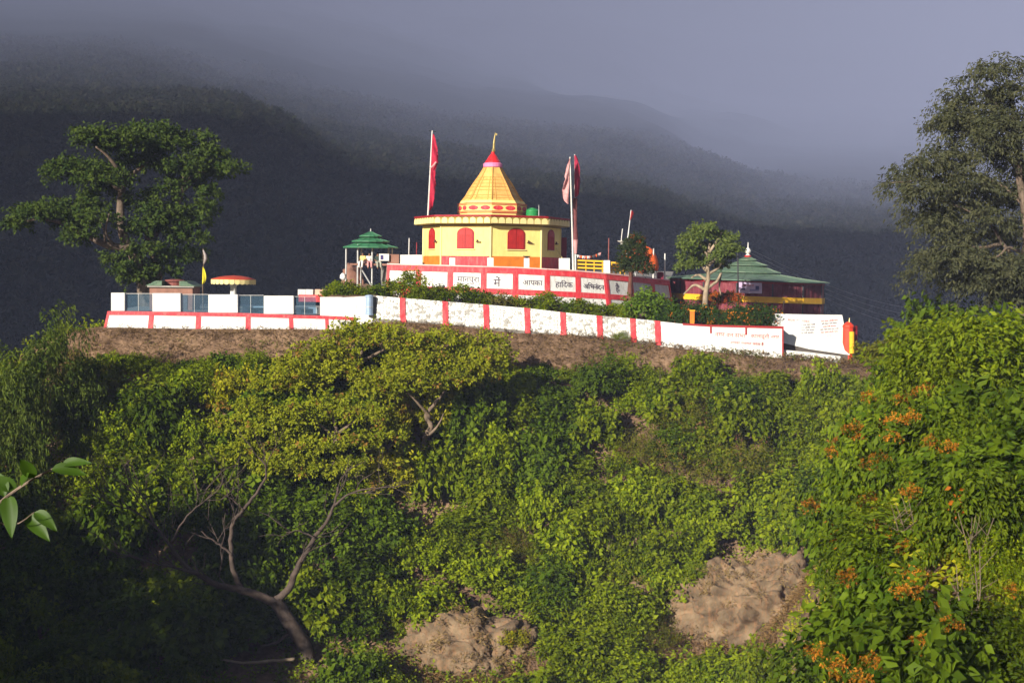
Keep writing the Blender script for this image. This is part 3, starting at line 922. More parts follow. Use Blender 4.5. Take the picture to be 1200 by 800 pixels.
for k in range(-4, 4):
    fp = facet(k, RE); W_ = RE * math.sin(R(22.5)); pm = MB(); st_ = 2 * W_ / 8
    for j in range(8):
        arch_prism(pm, fp, st_ * 0.86, ze + 0.07, zr - 0.02, 0.24, -0.02, 0.05, -W_ + st_ * (j + 0.5), 8)
    make('petal_fascia', pm, YELP, tp)
zt_ = zr + 0.1
RD = 2.56
make('drum', lat([(RD, zt_), (RD, TZ(250)), (RD + .05, TZ(250)), (RD + .05, TZ(240)), (RD - .04, TZ(239)), (RD - .16, TZ(236))]), YEL, tp)
for py in (250.3, 248.9, 241.2, 239.7):
    make('red_moulding', lat([(RD + .06, TZ(py) - 0.03), (RD + .09, TZ(py) - 0.02), (RD + .09, TZ(py) + 0.02), (RD + .06, TZ(py) + 0.03)]), paint('moulding_red', (0.55, 0.08, 0.04), 0.6, 0.2, 3), tp)
for k in range(-4, 4):
    fp = facet(k, RD + .05); om = MB()
    for j in (-0.49, 0.49):
        pts = [(j + 0.40 * math.cos(2 * math.pi * q / 16), TZ(245) + 0.17 * math.sin(2 * math.pi * q / 16)) for q in range(16)]
        om.add([fp(u, z, 0.02) for u, z in pts] + [fp(u, z, -0.02) for u, z in pts], [tuple(range(16))] + [(i, i + 16, (i + 1) % 16 + 16, (i + 1) % 16) for i in range(16)])
    make('oval_panels', om, REDP, tp)
prof = [(2.30, TZ(236)), (2.04, TZ(231)), (1.83, TZ(225)), (1.51, TZ(217)), (1.13, TZ(208.5)), (0.86, TZ(202)), (0.66, TZ(196.5))]
make('spire', lat(prof), SPIRE, tp)
for k in range(8):
    for fr2, rr2 in ((0.0, 0.05), (0.2, 0.028), (0.8, 0.028)):
        a1, a2 = R0 + R(45) * k, R0 + R(45) * (k + 1)
        pts = []
        for r_, z_ in prof[: (7 if fr2 == 0 else 5)]:
            x = (1 - fr2) * math.cos(a1) + fr2 * math.cos(a2); y = (1 - fr2) * math.sin(a1) + fr2 * math.sin(a2)
            pts.append((TC.x + r_ * x * 1.005, TC.y + r_ * y * 1.005, z_))
        make('spire_rib', MB().tube(pts, rr2, 6), SPIRED, tp)
for py, r_ in ((233, 2.15), (230, 2.01), (224, 1.79), (220, 1.64), (216, 1.47), (212, 1.29), (208.5, 1.13)):
    make('spire_course', lat([(r_ + .01, TZ(py) - 0.03), (r_ + .03, TZ(py)), (r_ - .005, TZ(py) + 0.03)]), SPIRED, tp)
make('collar', lat([(0.60, TZ(196.8)), (0.72, TZ(196)), (0.72, TZ(192)), (0.62, TZ(191))], 20), PINK, tp)
make('dome', lat([(0.60, TZ(191.2)), (0.56, TZ(189)), (0.42, TZ(186.5)), (0.40, TZ(185.5)), (0.30, TZ(183)), (0.16, TZ(180.5)), (0.12, TZ(178))], 20), REDGLOSS, tp)
make('finial', MB().tube([(TC.x, TC.y, TZ(178.2)), (TC.x + 0.05, TC.y, TZ(176)), (TC.x + .06, TC.y, TZ(174)), (TC.x + 0.07, TC.y, TZ(168)), (TC.x + 0.12, TC.y, TZ(160)), (TC.x + 0.17, TC.y, TZ(155.5))], [0.10, 0.15, 0.09, 0.085, 0.05, 0.02], 10), GOLD, tp)
make('pennant', MB().hexa([(TC.x + .13, TC.y - .01, TZ(159)), (TC.x + .30, TC.y - .01, TZ(158.5)), (TC.x + .30, TC.y + .01, TZ(158.5)), (TC.x + .13, TC.y + .01, TZ(159)), (TC.x + .13, TC.y - .01, TZ(156.5)), (TC.x + .30, TC.y - .01, TZ(156.4)), (TC.x + .30, TC.y + .01, TZ(156.4)), (TC.x + .13, TC.y + .01, TZ(156.5))]), GOLD, tp)
# open door leaf and its rail on the right
dp = P(657, 300, 108.6)
dr = make('door', MB().box((dp.x, dp.y, (fz + TZ(277)) / 2), (0.62, 0.9, TZ(277) - fz), R(20)), paint('door_maroon', (0.16, 0.012, 0.03), 0.5, 0.25, 3), tp, bevel=0.02)
make('panel', MB().box((dp.x - 0.12, dp.y - 0.46, (fz + TZ(277)) / 2), (0.36, 0.06, 1.9), R(20)), REDDK, dr)
make('stair_rail', MB().tube([P(652.5, 291, 107.2), P(658, 302, 106.5), P(659, 311, 106.5)], 0.07, 8), YELP, tp)

# things on the temple roof
wt = thing('water_tank', P(624, 258.5, 107.3), 'green plastic water tank on the temple roof beside the spire', 'tank')
c = P(624, 258.5, 107.3); c.z = zr + 0.1
make('body', MB().lathe(c, [(0.5, 0), (0.52, 0.05), (0.50, 0.1), (0.52, 0.2), (0.50, 0.25), (0.52, 0.38), (0.50, 0.43), (0.52, 0.55), (0.50, 0.62), (0.36, 0.72)], 24), TANK, wt, smooth=False)
make('lid', MB().lathe(c + Vector((0, 0, 0.72)), [(0.24, 0), (0.24, 0.06), (0.1, 0.09)], 16), TANK, wt)
lr = make('lightning_rod', MB().tube([P(631.5, 258.5, 106.0), P(631.4, 240, 106.0)], [0.03, 0.012], 6), STEEL, origin=P(631.5, 258.5, 106.0)); tag(lr, 'thin grey rod standing on the temple roof by the green tank', 'rod')

def cloth(mb, rail, widths, thick=0.02, fold=0.08, n=14, side=1, seed=0):
    """A hanging flag: rail = points down the pole, widths = how far the cloth reaches out."""
    rr = random.Random(seed)
    rows = []
    for (p, w) in zip(rail, widths):
        row = []
        for j in range(5):
            u = j / 4
            row.append(Vector(p) + Vector((side * w * u, math.sin(u * 5 + p[2] * 3 + seed) * fold * (0.3 + u), rr.uniform(-.03, .03))))
        rows.append(row)
    m = len(rows)
    vs = [q for r_ in rows for q in r_]; nv = len(vs)
    fs = [(i * 5 + j, i * 5 + j + 1, (i + 1) * 5 + j + 1, (i + 1) * 5 + j) for i in range(m - 1) for j in range(4)]
    back = [q + Vector((0, thick, 0)) for q in vs]
    fs2 = [tuple(nv + i for i in reversed(f)) for f in fs]
    bd = [(i * 5, (i + 1) * 5, nv + (i + 1) * 5, nv + i * 5) for i in range(m - 1)] + [(i * 5 + 4, nv + i * 5 + 4, nv + (i + 1) * 5 + 4, (i + 1) * 5 + 4) for i in range(m - 1)]
    mb.add(vs + back, fs + fs2 + bd)
    return mb

def rail_pts(a, b, n):
    a, b = Vector(a), Vector(b)
    return [a.lerp(b, i / (n - 1)) for i in range(n)]

# tall flag poles
fpl = thing('flagpole', P(500.8, 257, 105.3), 'tall white flagpole with a long narrow red flag on the left of the spire', 'flagpole')
a, b = P(501.2, 258.2, 105.3), P(506.5, 153, 105.3)
make('pole', MB().tube([a, b], [0.06, 0.04], 8), POLE, fpl)
make('tip', MB().tube([P(502.5, 153.5, 105.3), P(511, 154.5, 105.3)], 0.025, 6), DARK, fpl)
make('flag', cloth(MB(), rail_pts(P(506.6, 157, 105.25), P(502.6, 246, 105.25), 22), [.10, .22, .30, .36, .44, .46, .52, .50, .55, .44, .34, .38, .33, .40, .44, .38, .42, .36, .38, .30, .28, .10], side=1, seed=2, fold=.13), CLOTHR, fpl, smooth=True)
make('ribbon', MB().tube([P(504.3, 197, 105.0), P(508, 194, 104.95), P(511, 190, 105.0)], 0.07, 6), CLOTHP, fpl)

fp2 = thing('flagpole', P(671, 316, 103.6), 'white flagpole with a ragged faded pink flag right of the temple', 'flagpole')
a, b = P(671.8, 318, 103.6), P(668, 184, 103.6)
make('pole', MB().tube([a, P(671, 285, 103.6), b], [0.075, 0.06, 0.04], 8), POLE, fp2)
make('flag', cloth(MB(), rail_pts(P(668, 186, 103.55), P(666.5, 239, 103.55), 14), [.06, .12, .2, .26, .3, .36, .30, .40, .44, .50, .46, .42, .34, .10], side=-1, seed=5, fold=.16), CLOTHP, fp2, smooth=True)
fp3 = thing('flagpole', P(674, 318, 104.6), 'dark flagpole with a long dark red flag behind the white pole', 'flagpole')
make('pole', MB().tube([P(674.5, 319, 104.6), P(673.6, 181, 104.6)], [0.08, 0.05], 8), STEEL, fp3)
make('flag', cloth(MB(), rail_pts(P(673, 182, 104.5), P(673.4, 231, 104.5), 14), [.15, .25, .3, .35, .4, .4, .38, .4, .42, .4, .38, .35, .3, .15], side=1, seed=8), paint('deep_red_cloth', (0.33, 0.015, 0.05), 0.8, 0.25, 4), fp3, smooth=True)
make('wrap', MB().tube([P(674.1, 232, 104.5), P(674.3, 262, 104.5), P(674.4, 281, 104.5)], [0.16, 0.12, 0.2], 8), paint('wrap_cloth', (0.16, 0.05, 0.05), 0.8, 0.3, 4), fp3)
make('lower_wrap', MB().tube([P(674.4, 281, 104.5), P(674.6, 297, 104.5)], [0.19, 0.10], 8), CLOTHP, fp3)

# white blocks and posts on the terrace edge
tb = ['broad white block at the left end of the temple terrace', 'small white post before the left wall of the temple', 'small white post at the front corner of the temple', 'white post carrying a dark bowl before the temple', 'white block at the foot of the flagpoles', 'white post on the terrace between the yellow railings']
for (x0, x1, y0, y1), lb in zip(((469, 495, 298.5, 310.5), (526.5, 533.5, 302, 312), (571, 578.5, 302, 313), (614, 620.5, 302.5, 314.5), (655, 668, 302.5, 317), (707.5, 715, 305, 321)), tb):
    flush_block('terrace_block', x0, x1, y0, y1, 101.2 if x0 < 690 else 103.0, 0.35, lb, 'block', 'white blocks along the temple terrace')
bw = make('bowl', MB().lathe(P(617.2, 302.6, 101.35), [(0.08, 0), (0.10, 0.05), (0.26, 0.12), (0.28, 0.16), (0.2, 0.16)], 16), DARK, origin=P(617.2, 302.6, 101.35)); tag(bw, 'dark shallow bowl on top of a white post', 'bowl')

# yellow railing right of the temple
for x0, x1, y0, lb in ((676, 707, 306, 'yellow railing between the flagpoles and the white post'), (716, 733, 308.5, 'yellow railing between the white post and the dark tree')):
    yr = thing('railing', P((x0 + x1) / 2, 320, 104), lb, 'railing', 'yellow railings on the terrace')
    for dy in (0, 4.2, 8.4):
        q0, q1 = P(x0, y0 + dy, 104), P(x1, y0 + dy + 1.2, 104)
        make('rail', MB().hexa([q0, q1, q1 + Vector((0, .06, 0)), q0 + Vector((0, .06, 0)), q0 + Vector((0, 0, .12)), q1 + Vector((0, 0, .12)), q1 + Vector((0, .06, .12)), q0 + Vector((0, .06, .12))]), YELB, yr)
    for q in np.linspace(x0 + 1, x1 - 1, 4):
        make('baluster', MB().tube([P(q, y0 - 1, 104.1), P(q, 321, 104.1)], 0.045, 6), YELB, yr)
fn = thing('bead_string', P(690, 302, 106), 'sagging string of small coloured pennants behind the yellow railing', 'bunting')
cv = [P(675 + 30 * t, 298 + 3.2 * math.sin(math.pi * t) - 3 * t, 106.5) for t in np.linspace(0, 1, 16)]
make('cord', MB().tube(cv, 0.012, 5), DARK, fn)
for j in range(1, 15):
    c = cv[j]
    make('pennant', MB().add([(c.x - .09, c.y, c.z), (c.x + .09, c.y, c.z), (c.x, c.y - .02, c.z - .26), (c.x - .09, c.y + .015, c.z), (c.x + .09, c.y + .015, c.z), (c.x, c.y - .005, c.z - .26)], [(0, 2, 1), (3, 4, 5), (0, 1, 4, 3), (1, 2, 5, 4), (2, 0, 3, 5)]), (CLOTHO, POLE, CLOTHP)[j % 3], fn)

# thin poles and antenna
def thin_pole(pts, Y, r, label, cat='pole', mat=STEEL, name='thin_pole', group=None):
    q = [P(x, y, Y) for x, y in pts]
    return tag(make(name, MB().tube(q, r, 6), mat, origin=q[0]), label, cat, group)
thin_pole([(713, 312), (713.5, 279)], 105, 0.04, 'thin reddish pole right of the yellow railing', mat=paint('rust', (0.25, 0.08, 0.07), .7, .2, 3))
thin_pole([(479, 300), (479.5, 279)], 106, 0.04, 'thin grey pole rising behind the broad white block')
thin_pole([(488, 300), (488.3, 284)], 106, 0.03, 'thin red pole beside the temple left wall', mat=REDDK)
an = thing('antenna_mast', P(734, 320, 104.5), 'leaning antenna mast rising behind the dark tree on the terrace', 'antenna')
make('mast', MB().tube([P(733, 316, 104.5), P(735, 285, 104.5), P(739.6, 246, 104.5)], [0.07, 0.05, 0.03], 6), STEEL, an)
make('cloth', cloth(MB(), rail_pts(P(739.6, 247, 104.45), P(738, 258, 104.45), 6), [.1, .2, .22, .2, .15, .06], seed=3), REDDK, an, smooth=True)
make('loudspeaker', MB().lathe(P(729, 283, 104.5), [(0.08, -0.25), (0.12, -0.1), (0.32, 0.0), (0.34, 0.05), (0.05, 0.06)], 14), POLE, an)
make('bracket', MB().tube([P(727.5, 287, 104.5), P(729.5, 268, 104.5)], 0.03, 6), POLE, an)
make('strut', MB().tube([P(729, 284, 104.5), P(735, 284, 104.5)], 0.03, 6), STEEL, an)
thin_pole([(765.5, 327), (765.8, 291)], 107.5, 0.06, 'pale pole at the right edge of the orange canopy', mat=POLE)
thin_pole([(779, 330), (779.3, 297)], 109.5, 0.055, 'pale pole at the right end of the terrace', mat=POLE)
# orange canopy
oc = thing('orange_canopy', P(757, 322, 108), 'orange cloth canopy rising behind the dark tree on the terrace', 'canopy')
c = P(757, 313, 108)
make('cloth', MB().lathe(c, [(0.92, -0.25), (0.98, 0.0), (0.90, 0.55), (0.72, 1.0), (0.45, 1.35), (0.16, 1.55), (0.02, 1.6)], 14), CLOTHO, oc, smooth=True)
for q in (-0.8, 0.8):
    make('leg', MB().tube([(c.x + q, c.y, fz - .6), (c.x + q, c.y, c.z)], 0.05, 6), STEEL, oc)
# seat-like dark red box near the end pole
rb = thing('drum_stand', P(773.5, 328, 108.6), 'dark red box with a pale top between the two poles at the terrace end', 'box')
make('body', MB().box(P(773.3, 323.5, 108.6), (0.55, 0.5, 0.55)), paint('dark_red_box', (0.14, 0.01, 0.03), .6, .2, 4), rb, bevel=0.03)
make('top', MB().box(P(774, 319, 108.6), (0.35, 0.35, 0.08)), CLOTHP, rb)

# ------------------------------------------------------------------ tiered pavilion on the left
def tiers(parent, cx, cy, spec, mat, n=16, rot=0.0, tilt=0.0):
    for r0, z0, r1, z1 in spec:
        mb = MB().lathe((cx, cy, 0), [(r0 * 0.93, z0 - 0.02), (r0, z0 - 0.05), (r0, z0 + 0.02), ((r0 + r1) / 2, z0 + (z1 - z0) * 0.46), (r1, z1)], n, rot)
        if tilt: mb.v = [(x, y, z - (x - cx) * tilt) for x, y, z in mb.v]
        # sheet ribs
        for k in range(n):
            a = 2 * math.pi * k / n + rot
            p0 = (cx + (r0 + .005) * math.cos(a), cy + (r0 + .005) * math.sin(a)); p1 = (cx + r1 * math.cos(a), cy + r1 * math.sin(a)); pm = (cx + (r0 + r1) / 2 * math.cos(a), cy + (r0 + r1) / 2 * math.sin(a))
            mb.tube([(p0[0], p0[1], z0 + 0.02 - (p0[0] - cx) * tilt), (pm[0], pm[1], z0 + (z1 - z0) * .46 + .01 - (pm[0] - cx) * tilt), (p1[0], p1[1], z1 + .01 - (p1[0] - cx) * tilt)], 0.022, 4)
        make('roof_tier', mb, mat, parent)
PVY = 104.5
pv0 = P(434, 309, PVY)
pav = thing('pavilion', (pv0.x, pv0.y, -1.8), 'small open pavilion with a three tiered green roof on posts left of the terrace', 'pavilion')
Z = lambda py: P(434, py, PVY).z
tiers(pav, pv0.x, pv0.y, [(2.02, Z(290), 1.05, Z(284.6)), (1.38, Z(283), .52, Z(278.2)), (.82, Z(276.8), .06, Z(271.5))], GREENT, 16)
for r_, z0_, z1_ in ((1.08, 284.6, 282.8), (.55, 278.2, 276.6)):
    make('roof_collar', MB().lathe((pv0.x, pv0.y, 0), [(r_, Z(z0_)), (r_, Z(z1_))], 16), DARK, pav)
make('finial', MB().tube([(pv0.x, pv0.y, Z(272)), (pv0.x, pv0.y, Z(267.5))], [0.05, 0.02], 8), STEEL, pav)
make('deck', MB().box((pv0.x + .1, pv0.y, Z(310)), (2.9, 2.6, 0.14)), BRICK, pav, bevel=0.01)
for dx, dy in ((-1.75, -.3), (-0.8, -1.2), (0.25, -1.25), (1.6, -.3), (-0.8, 1.2), (1.2, 1.2)):
    zb_ = -1.9 if dy < 0 else -2.6
    if dx == -1.75 or dx == 1.6: top_z = Z(289)
    else: top_z = Z(287)
    make('post', MB().tube([(pv0.x + dx, pv0.y + dy, zb_), (pv0.x + dx, pv0.y + dy, top_z)], 0.06, 8), STEEL, pav)
make('brace', MB().tube([(pv0.x - .7, pv0.y - 1.15, Z(311)), (pv0.x + .35, pv0.y - 1.3, Z(338))], 0.05, 8), STEEL, pav)
make('notice_board', MB().box(P(450, 301.5, PVY - 1.1), (0.72, 0.05, 0.5)), WHITE_CLEAN, pav)
nb_ = P(447.5, 301.5, PVY - 1.14)
make('picture', MB().box(nb_, (0.2, 0.02, 0.32)), NAVY, pav)
make('side_screen', MB().box(P(462, 304, PVY - .9), (0.7, 0.05, 0.75)), BRICK, pav)

def figure(name, root, joints, edges, radii, mat):
    me_ = bpy.data.meshes.new(name)
    me_.from_pydata(joints, edges, []); me_.update()
    o = bpy.data.objects.new(name, me_); COL.objects.link(o)
    md = o.modifiers.new('skin', 'SKIN'); md.use_smooth_shade = True
    if not me_.skin_vertices: pass
    for v, r_ in zip(me_.skin_vertices[0].data, radii): v.radius = (r_, r_)
    me_.skin_vertices[0].data[0].use_root = True
    sb_ = o.modifiers.new('sub', 'SUBSURF'); sb_.levels = 2; sb_.render_levels = 2
    bpy.context.view_layer.update()
    m2 = bpy.data.meshes.new_from_object(o.evaluated_get(bpy.context.evaluated_depsgraph_get()))
    bpy.data.objects.remove(o)
    m2.materials.clear(); m2.materials.append(mat)
    m2.polygons.foreach_set('use_smooth', [True] * len(m2.polygons))
    return obj_of(name, m2, root)

def seated_person(loc, turn, label, shirt, lower, head_cloth=None):
    """Adult sitting on an edge, legs hanging; faces -Y before turning."""
    rt = thing('person', loc, label, 'person')
    rt.rotation_euler = (0, 0, turn)
    J = [(0, 0, .10), (0, .02, .30), (0, .01, .48), (0, 0, .57), (0, -.02, .66), (0, -.03, .76),
         (.17, .0, .50), (.23, -.05, .28), (.16, -.26, .18), (.13, -.33, .16), (-.17, .0, .50), (-.23, -.05, .28), (-.16, -.26, .18), (-.13, -.33, .16),
         (.10, -.02, .09), (.12, -.42, .10), (.12, -.46, -.30), (.12, -.56, -.36), (-.10, -.02, .09), (-.12, -.42, .10), (-.12, -.46, -.30), (-.12, -.56, -.36)]
    E_ = [(0, 1), (1, 2), (2, 3), (3, 4), (4, 5), (2, 6), (6, 7), (7, 8), (8, 9), (2, 10), (10, 11), (11, 12), (12, 13), (0, 14), (14, 15), (15, 16), (16, 17), (0, 18), (18, 19), (19, 20), (20, 21)]
    rad = [.14, .12, .13, .055, .085, .075, .06, .042, .035, .03, .06, .042, .035, .03, .085, .065, .045, .035, .085, .065, .045, .035]
    figure('body', rt, J, E_, rad, SKIN)
    figure('shirt', rt, [J[i] for i in (0, 1, 2, 6, 7, 10, 11)], [(0, 1), (1, 2), (2, 3), (3, 4), (2, 5), (5, 6)], [.165, .15, .155, .085, .065, .085, .065], shirt)
    figure('trousers', rt, [J[i] for i in (0, 14, 15, 16, 18, 19, 20)], [(0, 1), (1, 2), (2, 3), (0, 4), (4, 5), (5, 6)], [.15, .105, .085, .07, .105, .085, .07], lower)
    hb_ = MB().lathe(tuple(Vector(loc) + Vector((0, .0, .70))), [(0.085, -0.02), (0.098, .03), (0.09, .09), (0.05, .135), (0.01, .145)], 12)
    make('hair' if head_cloth is None else 'head_cloth', hb_, head_cloth or HAIR, rt, smooth=True)
    return rt
dz = Z(310) + 0.07
seated_person((pv0.x - 0.45, pv0.y - 1.05, dz), R(-15), 'person in a yellow shirt and white trousers sitting left under the green pavilion roof', paint('yellow_shirt', (.72, .60, .22), .8, .15, 4), WHITE_CLEAN)
seated_person((pv0.x + 0.02, pv0.y - 1.0, dz), R(10), 'person in white with pink trousers sitting in the middle under the green pavilion roof', WHITE_CLEAN, CLOTHP)
seated_person((pv0.x + 0.62, pv0.y - 0.95, dz), R(20), 'person in a dark shirt sitting right beside the notice board under the green pavilion roof', paint('dark_shirt', (.05, .07, .06), .8, .2, 4), paint('grey_trousers', (.35, .36, .30), .8, .2, 4))

# brown mound behind the pavilion
def rock(name, c, rad, mat, label, cat, seed=0, n=4, rough=0.35, squash=0.0, group=None):
    import bmesh
    bm = bmesh.new(); bmesh.ops.create_icosphere(bm, subdivisions=n + 1, radius=1.0)
    v = np.array([p.co[:] for p in bm.verts]); f = np.array([[q.index for q in p.verts] for p in bm.faces]); bm.free()
    from mathutils import noise as mn
    off = Vector((seed * 3.1, seed * 1.7, seed))
    asp = Vector(rad) / max(rad)
    d = np.empty(len(v))
    for k in range(len(v)):
        q = Vector((v[k, 0] * asp.x, v[k, 1] * asp.y, v[k, 2] * asp.z))
        d[k] = (mn.fractal(q * 1.6 + off, 1.0, 2.0, 3) * .9 - abs(mn.fractal(q * 3.2 + off, .9, 2.1, 4)) * .55
                - abs(mn.noise(q * 9 + off)) * .16 + mn.noise(q * 21 + off) * .15 + mn.noise(q * 44 + off) * .10)
        vd = mn.voronoi(q * 4.2 + off + Vector((mn.noise(q * 6), mn.noise(q * 6 + off), 0)) * .35)[0]
        d[k] -= (.22 - min(.22, vd[1] - vd[0])) * .9 + vd[0] * .25 + (0)
    v = np.sign(v) * np.abs(v) ** .85
    v = v * (1 + rough * d)[:, None] * np.array(rad)
    o = obj_of(name, np_mesh(name, v, f, mat, smooth=False), None, c)
    return tag(o, label, cat, group)
rock('earth_mound', Vector((P(417, 330, 107).x, 107, -2.3)), (1.3, 1.4, 2.5), BRICK, 'brown earth mound rising beside the raised green pavilion', 'mound', 2, 3)
ws = rock('white_sack', P(402, 324, 101.0), (0.24, 0.22, 0.26), WHITE_CLEAN, 'round white sack on the shrubs below the green pavilion', 'sack', 5, 2, 0.2)
# low red and white step wall on the far left of the bed
lp_ = thing('step_wall', P(368, 352, 100), 'low red painted step wall with white blocks on it left of the shrubs', 'wall')
c = P(370, 349.5, 100)
make('base', MB().box(c, (2.3, 0.8, 0.5)), REDP, lp_, bevel=.02)
for q, w in ((-14, .55), (-5, .5), (8, .8)):
    make('block', MB().box(P(368 + q, 342.5, 100), (w, .4, .42)), WHITE if q < 5 else paint('peach_block', (.70, .45, .33), .8, .2, 2), lp_, bevel=.02)

# ------------------------------------------------------------------ mushroom umbrella and small shrine on the left platform
UY = 101.0
um = thing('umbrella', P(274, 366, UY), 'round mushroom shaped umbrella with a red top and scalloped cream edge on a white column', 'umbrella')
c = P(273.5, 333, UY)
Zu = lambda py: P(273.5, py, UY).z
make('canopy', MB().lathe((c.x, c.y, 0), [(1.50, Zu(328)), (1.55, Zu(327.6)), (1.53, Zu(326.8)), (1.05, Zu(324.5)), (0.55, Zu(323.2)), (0.02, Zu(322.6))], 32), paint('umbrella_red', (.45, .06, .03), .6, .2, 2), um, smooth=True)
sk = MB()
for k in range(26):
    a = 2 * math.pi * k / 26
    tg = Vector((-math.sin(a), math.cos(a), 0)); nr = Vector((math.cos(a), math.sin(a), 0))
    fpu = lambda u, z, d, tg=tg, nr=nr: Vector((c.x, c.y, 0)) + nr * (1.53 + d) + tg * u + Vector((0, 0, z))
    arch_prism(sk, lambda u, z, d: fpu(u, Zu(327.6) + Zu(333.2) - z, d), 0.345, Zu(333.2), Zu(327.6), .12, -0.02, 0.03, 0, 6)
make('scalloped_edge', sk, YELP, um)
make('soffit', MB().lathe((c.x, c.y, 0), [(1.5, Zu(329.6)), (1.5, Zu(328.2))], 32), OLIVE, um)
make('column', MB().lathe((c.x, c.y, 0), [(0.26, platz - .3), (0.24, platz + .1), (0.21, Zu(336)), (0.34, Zu(332)), (0.42, Zu(329.6))], 18), WHITE_CLEAN, um, smooth=False)

SY_ = 103.0
sh = thing('shrine', P(207, 366, SY_), 'small brick shrine with a green curved roof under the spreading tree', 'shrine')
Zs = lambda py: P(207, py, SY_).z
c = P(205, 340, SY_); wS = 50 * K(SY_)
make('wall', MB().box((c.x, SY_, (Zs(337) + platz - .2) / 2), (wS, 2.4, Zs(337) - platz + .2)), BRICK, sh, bevel=.02)
make('lintel', MB().box((c.x, SY_ - .02, Zs(335.6)), (wS + .25, 2.7, .12)), CONC, sh, bevel=.01)
make('door', MB().box((c.x + .62, SY_ - 1.22, (Zs(345) + platz) / 2), (1.1, .06, Zs(345) - platz)), paint('grey_door', (.10, .09, .10), .6, .2, 3), sh)
rfp = [(-2.05, 0), (-1.5, .22), (-1.25, .36), (-.75, .42), (-.7, .62), (-.35, .68)]
mb = MB()
for sgn in (-1, 1):
    pts = [(sgn * x, z) for x, z in [(-1.80, 0.0), (-1.45, .13), (-1.15, .32), (-.62, .36), (-.62, .0)]]
    vs = [(c.x + x, SY_ - 1.4, Zs(334.8) + z) for x, z in pts] + [(c.x + x, SY_ + 1.4, Zs(334.8) + z) for x, z in pts]
    f0 = tuple(range(5)) if sgn < 0 else tuple(range(4, -1, -1)); f1 = tuple(range(9, 4, -1)) if sgn < 0 else tuple(range(5, 10))
    mb.add(vs, [f0, f1] + [(i, i + 5, (i + 1) % 5 + 5, (i + 1) % 5) for i in range(5)])
    for j in range(3):
        mb.box((c.x + sgn * (0.9 + 0.24 * j), SY_ - 1.42, Zs(334.8) + .33 - .11 * j), (.30, .05, .06))
make('curved_roof', mb, GREENH, sh)
make('roof_ridge', MB().lathe((c.x, SY_, 0), [(.62, Zs(335)), (.62, Zs(331)), (.74, Zs(329.5)), (.70, Zs(328)), (.3, Zs(327))], 16), paint('ridge_brown', (.20, .06, .05), .7, .2, 3), sh)

ypl = thing('cloth_pole', P(238, 350, 101.5), 'crooked pole hung with a twisted yellow cloth beside the mushroom umbrella', 'pole')
make('pole', MB().tube([P(238, 366, 101.5), P(237.3, 330, 101.5), P(238.5, 310, 101.5), P(238, 291, 101.5)], [.05, .045, .04, .03], 6), BARK, ypl)
make('yellow_cloth', cloth(MB(), rail_pts(P(237.4, 313, 101.4), P(236.8, 333, 101.4), 8), [.08, .16, .22, .26, .28, .26, .2, .06], seed=6), CLOTHY, ypl, smooth=True)
make('grey_cloth', MB().tube([P(238, 293, 101.4), P(240.5, 299, 101.35), P(241, 303, 101.4), P(239, 309, 101.45)], [.05, .10, .13, .05], 7), paint('grey_cloth', (.34, .30, .28), .8, .2, 4), ypl, smooth=True)

# ------------------------------------------------------------------ big curtained pavilion on the right
HY = 114.0
hc = P(875, 366, HY)
Zh = lambda py: P(875, py, HY).z
hall = thing('tent_hall', hc, 'broad round pavilion with maroon curtain walls, a yellow band and a tiered green roof', 'pavilion')
NH = 14; rH = R(-90 + 9)
def hseg(k, r0, z0, z1, th, sk=0.021):
    a0, a1 = rH + 2 * math.pi * k / NH, rH + 2 * math.pi * (k + 1) / NH
    o = []
    for z in (z0, z1):
        for a, r_ in ((a0, r0), (a1, r0), (a1, r0 - th), (a0, r0 - th)):
            x = r_ * math.cos(a); o.append((hc.x + x, hc.y + r_ * math.sin(a), z - x * sk))
    return o
RH = 6.05
zt0, zt1 = Zh(369), Zh(328.5)
def curtain(k):
    """A pleated cloth panel between two posts."""
    a0, a1 = rH + 2 * math.pi * k / NH, rH + 2 * math.pi * (k + 1) / NH
    p0 = Vector((RH * math.cos(a0), RH * math.sin(a0), 0)); p1 = Vector((RH * math.cos(a1), RH * math.sin(a1), 0))
    nr = (p0 + p1).normalized(); n_ = 40
    mb = MB(); vs = []
    for z, f_ in ((zt0, 1.2), (zt0 * .4 + zt1 * .6, 1.0), (zt1 - .05, .5)):
        for j in range(n_ + 1):
            q = p0.lerp(p1, j / n_); d = 0.035 * f_ * math.sin(j * 2.1 + k) + .02 * math.sin(j * .63 + k * 2)
            q = q + nr * d; vs.append((hc.x + q.x, hc.y + q.y, z - q.x * .021))
    mb.add(vs, [(r_ * (n_ + 1) + j, r_ * (n_ + 1) + j + 1, (r_ + 1) * (n_ + 1) + j + 1, (r_ + 1) * (n_ + 1) + j) for r_ in range(2) for j in range(n_)])
    return mb
for k in range(NH):
    pale = k in (2, 3)
    o = make('curtain', curtain(k), MARPALE if pale else MAROON, hall, smooth=True)
    if pale: o['label'] = 'faded pink curtain panel at the right end'
    make('yellow_band', MB().hexa(hseg(k, RH + .12, Zh(352.5), Zh(346), .06)), YELB, hall)
    a = rH + 2 * math.pi * k / NH
    x = (RH + .02) * math.cos(a)
    make('post', MB().tube([(hc.x + x, hc.y + (RH + .02) * math.sin(a), zt0), (hc.x + x, hc.y + (RH + .02) * math.sin(a), zt1 - x * .021)], .06, 8), DARK, hall)
mb = MB()
for k in range(NH): mb.hexa(hseg(k, RH + .1, Zh(331.5), Zh(329.3), .2))
make('eave_beam', mb, REDDK, hall)
